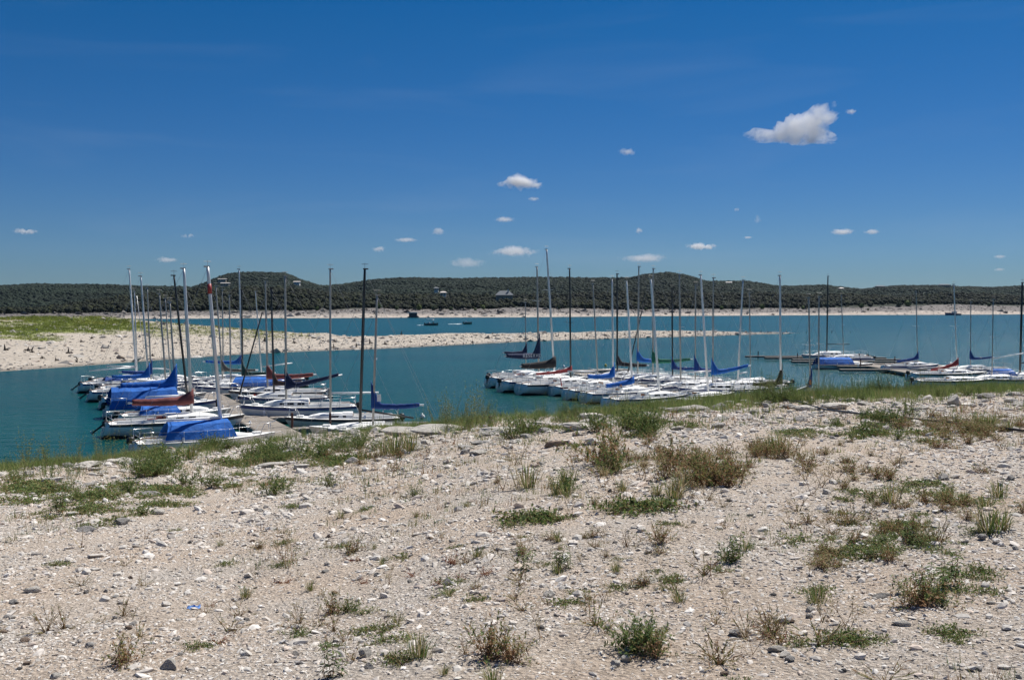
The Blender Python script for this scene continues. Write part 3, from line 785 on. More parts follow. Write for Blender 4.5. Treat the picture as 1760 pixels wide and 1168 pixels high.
def build_forest():
    g = np.random.default_rng(4)
    # near band of the far shore
    n = 23000
    px = g.uniform(-500, 2300, n); dd = g.uniform(0, 1, n) ** 1.25
    S, T1, A1 = far_params(px)
    X0 = (px - COL0) / FPX * S
    edge = 63 + 9 * fbm(X0 / 14, X0 * 0, 91, 3)
    Y = S + edge + dd * 250
    X = (px - COL0) / FPX * Y
    z = far_z(px, Y)
    keep = (g.random(n) < 0.75 + 0.5 * fbm(X / 25, Y / 25, 93, 2))
    keep &= ~((np.abs(px - 1600) < 170) & (Y < S + 78) & (g.random(n) < 0.9))
    keep &= ~((np.abs(px - 575) < 22) & (Y > S + 190) & (Y < S + 225))
    keep &= ~((np.abs(px - 867) < 12) & (Y > S + 105) & (Y < S + 190))
    keep &= ~((np.abs(px - 388) < 14) & (Y > S + 255))
    X, Y, z, px = X[keep], Y[keep], z[keep], px[keep]; n = len(X)
    s = g.uniform(1.3, 3.0, n)
    tint = np.array([0.0105, 0.0155, 0.0065]) * np.exp(g.normal(0, 0.22, (n, 1))) + np.array([0.010, 0.010, 0.0]) * (g.random((n, 1)) < .25)
    tint *= (1 + 0.35 * fbm(X / 60, Y / 40, 97, 3))[:, None]
    sc = np.stack([s * g.uniform(.8, 1.3, n), s * g.uniform(.8, 1.2, n), s * g.uniform(.7, 1.15, n)], -1)
    V, F, C = merge(CROWNS, g.integers(0, 8, n), np.stack([X, Y, z - 0.3], -1), g.uniform(0, 6.28, n), sc, tint)
    tag(link('shore_forest', np_mesh('shore_forest', V, F, M['forest'], smooth=True, col=C)), 'dark green cedar woods behind the far shoreline', 'woods', kind='stuff')
    n = 80000
    px = g.uniform(-500, 2300, n); t = g.random(n) ** 0.8
    S, T1, A1 = far_params(px); D = 1900 + 120 * np.sin(px / 230); Y = A1 + 40 + t * (D - A1 - 25)
    X = (px - COL0) / FPX * Y; z = back_z(px, Y)
    s = g.uniform(1.8, 3.8, n)
    tint = np.array([0.0165, 0.029, 0.017]) * np.exp(g.normal(0, 0.10, (n, 1)))
    tint *= (1 + 0.5 * fbm(X / 170, Y / 120, 98, 3))[:, None]
    sc = np.stack([s * g.uniform(.9, 1.4, n), s * g.uniform(.8, 1.2, n), s * g.uniform(.5, .8, n)], -1)
    V, F, C = merge(CROWNS, g.integers(0, 8, n), np.stack([X, Y, z - 0.8], -1), g.uniform(0, 6.28, n), sc, tint)
    tag(link('hill_forest', np_mesh('hill_forest', V, F, M['forest'], smooth=True, col=C)), 'dense dark woodland covering the hills on the horizon', 'woods', kind='stuff')
    # boulders under the tree line
    n = 9000
    px = g.uniform(-300, 2100, n); S, T1, A1 = far_params(px); Y = S + g.uniform(0, 60, n) ** 1.0
    X = (px - COL0) / FPX * Y; z = far_z(px, Y); s = 0.25 * (1 - g.random(n)) ** (-0.45); s = np.clip(s * (1 + (Y - S) / 60), .2, 2.4)
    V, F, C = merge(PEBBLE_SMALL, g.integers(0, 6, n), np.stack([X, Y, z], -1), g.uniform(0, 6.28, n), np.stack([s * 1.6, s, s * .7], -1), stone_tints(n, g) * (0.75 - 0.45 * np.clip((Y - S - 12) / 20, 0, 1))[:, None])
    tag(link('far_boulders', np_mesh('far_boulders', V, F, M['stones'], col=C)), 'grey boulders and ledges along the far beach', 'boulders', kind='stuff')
build_forest()

# single shrubs that stand out on the far beach
def far_at(px, dist):
    S, _, _ = far_params(np.array([float(px)])); Y = float(S[0]) + dist
    return Vector(((px - COL0) / FPX * Y, Y, float(far_z(np.array([float(px)]), np.array([Y]))[0])))
M['trunk'] = simple_mat('tree_bark', (0.07, 0.055, 0.04), 0.9, var=0.3)
CR_ME = [np_mesh('crown', V, F, M['forest'], col=np.broadcast_to(np.array(c), (len(V), 3))) for (V, F), c in
         zip([crown(60 + s, 90) for s in range(4)], [(.05, .08, .02), (.04, .06, .02), (.075, .10, .025), (.035, .05, .022)])]
tb = MB(); tb.tube([(0, 0, -0.3), (0.05, 0, 0.4), (0.0, 0.08, 1.1)], [0.12, 0.09, 0.05], 6); TR_ME = tb.mesh('trunk', M['trunk'])
for i, (px, d, s) in enumerate([(652, 58, 2.6), (682, 50, 2.2), (720, 52, 2.8), (745, 52, 2.6), (817, 47, 1.4), (775, 52, 2.0), (830, 55, 2.4), (1078, 50, 2.3), (1240, 53, 2.5), (1492, 36, 1.3),
                                (1560, 60, 4.0), (1545, 56, 3.5), (1480, 56, 3.0), (1110, 52, 2.2), (1310, 55, 2.8), (500, 53, 2.4), (545, 50, 2.0), (1700, 54, 2.6), (1380, 52, 2.2), (960, 52, 2.2)]):
    p = far_at(px, d); t = tag(empty('shore_tree', p, i * 1.3), 'rounded green tree on the far shore in front of the woods', 'tree', 'single trees on the far shore')
    link('crown', CR_ME[i % 4], t, scale=(s, s * .9, s * .85)); link('trunk', TR_ME, t, scale=(s, s, s))

# ================================================================== FAR HOUSES
M['wall_tan'] = simple_mat('tan_wall', (0.36, 0.31, 0.25), 0.9)
M['wall_white'] = simple_mat('white_wall', (0.62, 0.60, 0.56), 0.9)
M['roof_grey'] = simple_mat('grey_roof', (0.15, 0.165, 0.18), 0.9)
M['roof_pale'] = simple_mat('pale_metal_roof', (0.55, 0.50, 0.46), 0.6)
def house(px, p, w, d, h, rh, wall, roof, label, hip=True, rz=0.0, lift=0.0, chimney=False):
    o = tag(empty('house', p, rz), label, 'house')
    b = MB(); b.box((0, 0, h / 2 + lift - 1.5), (w, d, h + 3)); b.build('wall', M[wall], o)
    e = 0.9; zt = h + lift
    b = MB()
    i = d * 0.45 if hip else 0.0
    W, Dd = w / 2 + e, d / 2 + e
    vs = [(-W, -Dd, zt), (W, -Dd, zt), (W, Dd, zt), (-W, Dd, zt), (-W + i, 0, zt + rh), (W - i, 0, zt + rh), (-W, -Dd, zt - .25), (W, -Dd, zt - .25), (W, Dd, zt - .25), (-W, Dd, zt - .25)]
    b.add(vs, [(0, 1, 5, 4), (2, 3, 4, 5), (1, 2, 5), (3, 0, 4), (0, 6, 7, 1), (1, 7, 8, 2), (2, 8, 9, 3), (3, 9, 6, 0), (6, 9, 8, 7)])
    r = b.build('roof', M[roof], o)
    if chimney:
        b = MB(); b.box((w * .22, -d * .2, zt + rh * .6), (1.2, 1.2, rh * 1.4)); b.build('chimney', M['wall_white'], r)
    n = max(2, int(w / 3.2))
    for k in range(n):
        x = (k + .5) / n * w - w / 2
        b = MB(); b.box((x, -d / 2 - .02, lift + h * .52), (1.3, .1, 1.5)); b.build('window', M['window'], o)
    return o
def on_far(px, py):
    """where the sight line meets the far land"""
    YY = np.linspace(560, 2200, 3000); pxa = np.full(len(YY), float(px)); A1 = far_params(pxa)[2]
    zz = np.where(YY < A1 + 60, far_z(pxa, YY), back_z(pxa, YY)); k = np.where(zz >= EYE + slope(py) * YY)[0]
    Y = YY[k[0]] if len(k) else 1500.0
    return Vector(((px - COL0) / FPX * Y, Y, float(zz[k[0]]) if len(k) else 20.0))
house(867, on_far(867, 520), 15, 10, 5.2, 4.0, 'wall_tan', 'roof_grey', 'grey hip roofed house above the far shore in the trees', chimney=True, lift=1.5)
house(388, on_far(388, 494), 11, 8, 3.5, .8, 'wall_tan', 'roof_pale', 'low house with a long pale flat roof under the flat topped hill', hip=False, lift=2.5)
house(383, on_far(383, 487), 12, 7, 3, .7, 'wall_tan', 'roof_pale', 'upper pale roofed house on the flat topped hill', hip=False, lift=4)
house(511, on_far(511, 492), 9, 7, 3, 1.2, 'wall_white', 'roof_pale', 'small white house right of the flat topped hill', hip=False, lift=4)
house(750, on_far(750, 505), 5, 5, 3, 1.5, 'wall_white', 'roof_grey', 'tiny white house in the woods left of the grey roofed house', lift=4)
house(762, on_far(762, 514), 5, 4, 3, 1.2, 'wall_white', 'roof_pale', 'small white cottage just above the far beach', lift=3)
house(1512, on_far(1512, 497), 16, 9, 4, 1.6, 'wall_tan', 'roof_grey', 'long low house on the saddle at the right', lift=1.2)
house(1622, on_far(1622, 494), 20, 10, 4, 1.6, 'wall_tan', 'roof_grey', 'wide grey roofed building on the right hand hill', lift=0.8)
house(1445, on_far(1445, 500), 7, 6, 3, 1.4, 'wall_tan', 'roof_pale', 'small pale house in the woods above the black masted boat', lift=1.5)
house(1252, on_far(1252, 490), 9, 5, 2.5, 1, 'wall_white', 'roof_pale', 'small white house on the hill right of the summit', hip=False, lift=2)

# ================================================================== HAZE
def build_haze():
    m = bpy.data.materials.new('haze_air'); m.use_nodes = True
    N, L = m.node_tree.nodes, m.node_tree.links; N.clear()
    v = N.new('ShaderNodeVolumePrincipled'); v.inputs['Color'].default_value = (0.55, 0.74, 1.0, 1); v.inputs['Density'].default_value = 0.000016
    v.inputs['Anisotropy'].default_value = 0.2
    o = N.new('ShaderNodeOutputMaterial'); L.new(v.outputs[0], o.inputs['Volume'])
    b = MB(); b.box((0, 3900, 73), (16000, 8400, 155))
    tag(b.build('haze', m), 'thin blue haze filling the air over the lake', 'haze', kind='stuff')
HAZE = True
if HAZE: build_haze()

# ================================================================== DOCKS
def plank_walk(b, x0, x1, w, z, pitch=0.3):
    n = max(1, int((x1 - x0) / pitch))
    g = random.Random(int(x0 * 10) + 3)
    for i in range(n):
        xa = x0 + i * (x1 - x0) / n; xb = xa + (x1 - x0) / n - 0.015
        b.box(((xa + xb) / 2, g.uniform(-.02, .02), z + g.uniform(-.006, .006)), (xb - xa, w, 0.05), m=g.choice([0, 0, 1]))
def finger(parent, x, sgn, ln, z=0.42, w=0.85, mats=None):
    b = MB(); n = int(ln / 0.3)
    for i in range(n):
        y = sgn * (1.1 + (i + .5) * ln / n)
        b.box((x, y, z), (w, ln / n - 0.015, 0.05), m=i % 2)
    b.box((x - w / 2, sgn * (1.1 + ln / 2), z - .14), (0.06, ln, 0.22), 1)
    b.box((x + w / 2, sgn * (1.1 + ln / 2), z - .14), (0.06, ln, 0.22), 1)
    b.build('finger_pier', [M['dock_wood'], M['dock_wood2']], parent)
def dock(name, A, B, w, label, fingers, cat='dock', z=0.42, posts=(), lights=()):
    A = Vector(A); B = Vector(B); d = B - A; ln = d.length; rz = math.atan2(d.y, d.x)
    o = tag(empty(name, (A.x, A.y, 0), rz), label, cat)
    b = MB(); plank_walk(b, 0, ln, w, z); b.build('walkway', [M['dock_wood'], M['dock_wood2']], o)
    b = MB()
    for s in (-1, 1): b.box((ln / 2, s * (w / 2 + .03), z - .10), (ln, 0.06, 0.2))
    b.build('edge_beam', M['dock_wood2'], o)
    b = MB()
    for i in range(int(ln / 3)): b.box((1.5 + i * 3, 0, z - .36), (1.8, w * .9, 0.45))
    b.build('float', M['float'], o)
    for (x, s, l) in fingers: finger(o, x, s, l, z)
    for (x, y, h) in posts:
        b = MB(); b.tube([(x, y, -0.6), (x, y, h)], 0.07, 8); b.build('post', M['rust'], o)
    for (x, y) in lights:
        b = MB(); b.tube([(x, y, z), (x, y, z + .22)], 0.03, 6); b.tube([(x, y, z + .22), (x, y, z + .36)], [0.09, 0.05], 8)
        b.build('dock_light', M['white_spar'], o)
    return o
NEAR_END = at(492, 746, 0.5); FAR_END = at(318, 657, 0.42)
D1 = (FAR_END - NEAR_END); D1L = D1.length
dock('floating_dock', (NEAR_END.x + .6, NEAR_END.y - 1.4, 0), (FAR_END.x, FAR_END.y, 0), 2.0, 'long grey plank dock running out from the bank between the left hand boats',
     [(x, 1, 6.2) for x in (3.0, 9.3, 15.6, 22.0, 28.5)] + [(x, -1, 6.6) for x in (4.6, 11, 17.4, 24, 30)],
     posts=[(5.0, -1.15, 1.3), (5.0, -3.4, 1.2), (18, 1.15, 1.1)], lights=[(6.5, 1.0), (12, -.9), (17, .9), (22, -.9), (27, .9), (31, -.8)])
a = at(195, 657, .42); b_ = at(352, 655, .42)
dock('floating_dock', (a.x, a.y, 0), (b_.x, b_.y, 0), 1.9, 'grey cross dock at the lake end of the left hand boats', [], lights=[(2, .6), (8, .6)])
P2 = at(1000, 641, .42); Q2 = Vector((17.5, 66.0, 0))
dock('floating_dock', (Q2.x, Q2.y, 0), (P2.x, P2.y, 0), 2.0, 'plank dock hidden in the middle of the central raft of boats',
     [(x, 1, 6) for x in (5, 11.4, 17.8, 24.2, 30)] + [(x, -1, 6) for x in (5, 11.4, 17.8, 24.2, 30)], lights=[(8, .8), (20, -.8)])
a = at(985, 637, .42); b_ = at(1075, 634, .42)
dock('floating_dock', (a.x, a.y, 0), (b_.x, b_.y, 0), 1.8, 'short cross dock behind the black masted boat in the central raft', [])
rows3 = [611.5, 614, 617, 620.5, 624.5, 629, 634.5]
fy = [(.42 - EYE) / slope(q) for q in rows3]
lt = [33.0, 34.8, 37.4, 36.0, 37.0, 38.5, 37.0]; rt = [51.0, 51.5, 51.8, 52.6, 52.0, 51.5, 50.0]
d3 = dock('floating_dock', (43.0, 106.0, 0), (43.6, fy[0] + 1.2, 0), 2.2, 'long grey dock with many empty finger slips standing alone at the right of the lake',
     [(y - 106.0, 1, 43.3 - x - 1.1) for y, x in zip(fy, lt)] + [(y - 106.0 + .3, -1, x - 43.3 - 1.1) for y, x in zip(fy, rt)],
     posts=[(fy[0] - 106, 8.5, 1.1), (fy[1] - 106, 4, 1.0), (fy[2] - 106, -3, 1.2), (fy[4] - 106, -4, 1.3), (fy[5] - 106, 2, 1.2)], lights=[(20, 4.2), (12, 3), (26, -.8)])
a = at(1560, 622, .42); b_ = at(1790, 648, .42)
dock('floating_dock', (a.x, a.y, 0), (b_.x, b_.y, 0), 1.8, 'grey dock behind the boats at the right edge', [(5, -1, 5.5), (12, -1, 5.5)])
for (xa, ya, xb, yb, lb) in [(1690, 648, 1790, 656, 'weathered floating walkway nearest the right edge'), (1265, 668, 1340, 664, 'low grey floating beam behind the crest weeds right of the central raft')]:
    a = at(xa, ya, .3); b_ = at(xb, yb, .3)
    dock('floating_dock', (a.x, a.y, 0), (b_.x, b_.y, 0), 1.0, lb, [], z=.3)

# ================================================================== SAILBOATS
def hull_fn(L, B, h):
    def hb(s):
        if s > .42: return B / 2 * max(0.0, 1 - ((s - .42) / .58) ** 2.3)
        return B / 2 * (1 - .26 * ((.42 - s) / .42) ** 1.8)
    def sheer(s): return h * (1 + .16 * ((s - .3) / .7) ** 2 if s > .3 else 1 + .03 * ((.3 - s) / .3))
    def X(s): return (-.60 + s) * L
    return hb, sheer, X
MESHES = {}
def cached(key, fn):
    if key not in MESHES: MESHES[key] = fn()
    return MESHES[key]
HULLMAT = {'white': 'gelcoat', 'grey': 'gelcoat_grey', 'cream': 'gelcoat_cream'}
def hull_mesh(L, B, h, col, band):
    hb, sh, X = hull_fn(L, B, h)
    b = MB(); rings = []; ns = 25
    for i in range(ns):
        s = i / (ns - 1); s = s if s < 1 else .9995
        w = hb(s); z0 = sh(s); ring = []
        half = []
        for k in range(8):
            q = k / 7
            z = z0 - (z0 + .38 - .34 * max(0, (.30 - s) / .30)) * q
            y = w * (1 - q ** 3.2) ** .7 * (1 - .08 * q)
            xx = X(s) - (q * .9 * (.10 * L)) * max(0, (s - .55) / .45) ** 1.5 - (q * .05 * L) * max(0, (.10 - s) / .10)
            half.append((xx, y, z))
        ring = [(x, -y, z) for (x, y, z) in half] + [(x, y, z) for (x, y, z) in reversed(half[:-1])]
        rings.append(ring)
    n = len(rings[0]); base = 0
    for r in rings: b.v.extend(r)
    for i in range(ns - 1):
        for k in range(n - 1):
            kk = min(k, n - 2 - k)
            m = 1 if kk == 0 else (2 if kk >= 5 else 0)
            b.f.append((i * n + k, i * n + k + 1, (i + 1) * n + k + 1, (i + 1) * n + k)); b.m.append(m if (kk != 0 or band) else 0)
    b.f.append(tuple(range(n))[::-1]); b.m.append(0)
    me = b.mesh('hull', [M[HULLMAT[col]], M[band or 'gelcoat'], M['bottom']], True)
    return me
def deck_mesh(L, B, h):
    hb, sh, X = hull_fn(L, B, h)
    ss = [0, .02, .05, .06, .08, .15, .25, .35, .40, .405, .45, .55, .65, .72, .8, .87, .93, .97, .995]
    vs = [-1, -.95, -.74, -.72, -.64, -.62, -.31, -.29, 0, .29, .31, .62, .64, .72, .74, .95, 1]
    b = MB()
    for s in ss:
        w = hb(s)
        for v in vs:
            z = sh(s) + .06 * (1 - v * v)
            a = abs(v)
            if a >= .95: z = sh(s) + (.035 if a < 1 else 0.03)
            if .05 < s < .405:
                if .64 <= a <= .72: z += .16
                elif .31 <= a <= .62: z = sh(s) - .04
                elif a <= .29: z = sh(s) - .42
            b.v.append((X(s), v * w, z))
    n = len(vs)
    for i in range(len(ss) - 1):
        for k in range(n - 1): b.f.append((i * n + k, i * n + k + 1, (i + 1) * n + k + 1, (i + 1) * n + k)); b.m.append(0)
    return b.mesh('deck', M['deck'], False)
def cabin_rings(L, B, h, ch):
    hb, sh, X = hull_fn(L, B, h); rings = []
    for i, s in enumerate([.405, .41, .50, .60, .70, .77, .80]):
        f = [1, 1, 1, .95, .80, .45, .08][i]; wf = [.64, .64, .66, .66, .62, .52, .40][i]
        w = hb(s) * wf; z = sh(s) + .02; t = ch * f
        rings.append([(X(s), -w, z), (X(s), -w * .90, z + t * .75), (X(s), -w * .78, z + t * .97), (X(s), 0, z + t * 1.08 + .02), (X(s), w * .78, z + t * .97), (X(s), w * .90, z + t * .75), (X(s), w, z)])
    return rings
def cabin_mesh(L, B, h, ch):
    b = MB(); b.loft(cabin_rings(L, B, h, ch), closed=True); return b.mesh('cabin', M['deck'], False)
def window_meshes(L, B, h, ch, spans):
    rg = cabin_rings(L, B, h, ch); sv = [.405, .41, .50, .60, .70, .77, .80]; out = []
    def p(s, q, side_):
        i = max(0, min(len(sv) - 2, [k for k in range(len(sv)) if sv[k] <= s][-1])); t = (s - sv[i]) / (sv[i + 1] - sv[i])
        lo = Vector(rg[i][0]).lerp(Vector(rg[i + 1][0]), t); hi = Vector(rg[i][1]).lerp(Vector(rg[i + 1][1]), t)
        r = lo.lerp(hi, q); r.y -= .012
        if side_ > 0: r.y = -r.y
        return r
    for side_ in (-1, 1):
        for (a, c) in spans:
            b = MB(); q0, q1 = .42, .88
            o = [p(a, q0, side_), p(c, q0, side_), p(c - .004, q1, side_), p(a + .006, q1, side_)]
            i_ = [v + Vector((0, -side_ * .03, 0)) for v in o]
            b.add(o + i_, [(0, 1, 2, 3), (0, 4, 5, 1), (1, 5, 6, 2), (2, 6, 7, 3), (3, 7, 4, 0)])
            out.append(b.mesh('window', M['window']))
    return out
def cover_mesh(L, bz, bl, rise, peak, mat, seed, fat=.13, droop=0.0):
    g = random.Random(seed); b = MB(); rings = []; n = 20
    for i in range(n):
        t = i / (n - 1); x = .10 - t * bl
        tp = peak * max(0.0, 1 - t / .20) ** 1.25 + fat * 1.5 * (1 - .35 * t) + g.uniform(-.02, .02)
        bt = -fat * (1.5 - .7 * t) + g.uniform(-.02, .02) - droop * (1 - t)
        w = fat * (1.15 - .45 * t) * g.uniform(.85, 1.15)
        if i == 0: w *= .7
        z = bz + rise * t - .07 * math.sin(math.pi * t)
        prof = [(0, bt), (w * .8, bt * .6), (w, 0), (w * .75, tp * .45), (.04 + w * .1, tp * .92), (-.0, tp), (-.04 - w * .1, tp * .92), (-w * .75, tp * .45), (-w, 0), (-w * .8, bt * .6)]
        lean_x = -.10 * 0
        rings.append([(x + lean_x, y, z + q) for (y, q) in prof])
    b.loft(rings); return b.mesh('sail_cover', M[mat], True)
def tarp_mesh(L, B, h, bz, xa, xb, mat, seed, spread=1.0, low=.12):
    """tent of canvas over the boom, down to the rails"""
    hb, sh, X = hull_fn(L, B, h); g = random.Random(seed); b = MB(); rings = []; n = 14
    for i in range(n):
        t = i / (n - 1); x = xa + (xb - xa) * t; s = x / L + .60; w = hb(max(0.01, min(.98, s))) * spread
        zr = bz + g.uniform(-.012, .012); zl = sh(max(0, min(1, s))) + low + g.uniform(-.03, .03)
        pr = [(-w, zl), (-w * .86, zl + (zr - zl) * .40 + g.uniform(-.03, .03)), (-w * .55, zl + (zr - zl) * .80 + g.uniform(-.02, .02)), (-.06, zr), (.06, zr), (w * .55, zl + (zr - zl) * .80), (w * .86, zl + (zr - zl) * .40), (w, zl)]
        def xo(z): return (-1 if i == 0 else 1 if i == n - 1 else 0) * .28 * (zr - z) / max(.1, zr - zl)
        rings.append([(x + xo(z), y, z) for (y, z) in pr] + [(x + xo(z), y * .97, z - .03) for (y, z) in reversed(pr)])
    b.loft(rings, closed=True); return b.mesh('tarp', M[mat], False)
def motor_mesh():
    b = MB()
    rings = []
    for (z, sx, sy) in [(.0, .13, .10), (.04, .20, .15), (.22, .21, .16), (.34, .17, .14), (.38, .08, .07)]:
        rings.append([(sx * math.cos(t) + .02, sy * math.sin(t), z) for t in [k * math.pi / 5 for k in range(10)]])
    b.loft(rings, 0); b.tube([(0, 0, .02), (0, 0, -.35), (0.02, 0, -.75)], [.07, .055, .05], 8, 0)
    b.box((-.02, 0, -.62), (.26, .16, .02), 0)
    b.tube([(-.14, 0, -.74), (.02, 0, -.74), (.14, 0, -.74)], [.03, .06, .015], 8, 1)
    for k in range(3):
        a = k * 2.094; b.add([(.14, 0, -.74), (.15, math.cos(a) * .14, -.74 + math.sin(a) * .14), (.17, math.cos(a + .7) * .13, -.74 + math.sin(a + .7) * .13)], [(0, 1, 2)], 1)
    return b.mesh('outboard_motor', [M['motor'], M['motor_grey']], True)
def pulpit_mesh(L, B, h):
    hb, sh, X = hull_fn(L, B, h); b = MB()
    q = [(X(.86), -hb(.86) * .95, sh(.86)), (X(.90), -hb(.90) * .92, sh(.9) + .55), (X(1) + .02, 0, sh(1) + .62), (X(.90), hb(.90) * .92, sh(.9) + .55), (X(.86), hb(.86) * .95, sh(.86))]
    b.tube(q, .018, 6)
    for s_ in (-1, 1): b.tube([(X(.96), s_ * hb(.96) * .9, sh(.96)), (X(.95), s_ * hb(.95) * .92, sh(.95) + .58)], .016, 6)
    return b.mesh('pulpit', M['steel'], True)
def pushpit_mesh(L, B, h):
    hb, sh, X = hull_fn(L, B, h); b = MB()
    z = sh(0) + .58
    b.tube([(X(.14), -hb(.14) * .96, z), (X(.01), -hb(0) * .95, z), (X(.01), hb(0) * .95, z), (X(.14), hb(.14) * .96, z)], .018, 6)
    b.tube([(X(.02), -hb(0) * .95, z - .28), (X(.02), hb(0) * .95, z - .28)], .014, 6)
    for s_ in (-1, 1):
        for s in (.01, .14): b.tube([(X(s), s_ * hb(s) * .95, sh(s)), (X(s), s_ * hb(s) * .95, z)], .016, 6)
    return b.mesh('pushpit', M['steel'], True)
def lifeline_mesh(L, B, h):
    hb, sh, X = hull_fn(L, B, h); b = MB()
    for s_ in (-1, 1):
        pts = [(X(s), s_ * hb(s) * .95, sh(s) + .55) for s in (.14, .3, .46, .62, .76, .88)]
        b.tube(pts, .006, 4)
        for s in (.3, .46, .62, .76): b.tube([(X(s), s_ * hb(s) * .95, sh(s)), (X(s), s_ * hb(s) * .95, sh(s) + .56)], .012, 5)
    return b.mesh('lifeline', M['steel'], True)
def rudder_mesh(L, B, h):
    b = MB(); x = -.60 * L
    b.box((x - .16, 0, .05), (.30, .05, 1.1)); b.box((x - .06, 0, h - .15), (.14, .06, .5))
    b.tube([(x - .1, 0, h + .06), (x + .5, 0, h + .22), (x + 1.0, 0, h + .20)], [.03, .025, .02], 6, 1)
    return b.mesh('rudder', [M['gelcoat'], M['wood']])
def clutter_mesh(L, B, h, seed):
    hb, sh, X = hull_fn(L, B, h); g = random.Random(seed); b = MB()
    out = []
    for s_ in (-1, 1):
        b = MB(); b.tube([(X(.30), s_ * hb(.3) * .8, sh(.3) + .06), (X(.30), s_ * hb(.3) * .8, sh(.3) + .24)], [.09, .06], 8); out.append(('winch', b.mesh('winch', M['steel'])))
        b = MB(); b.tube([(X(.46), s_ * hb(.46) * .86, sh(.46) + .07), (X(.76), s_ * hb(.76) * .8, sh(.76) + .09)], .02, 5); out.append(('jib_track', b.mesh('jib_track', M['steel'])))
    b = MB(); b.box((X(.86), 0, sh(.86) + .10), (.42, .42, .09)); out.append(('fore_hatch', b.mesh('fore_hatch', M['deck'])))
    return out

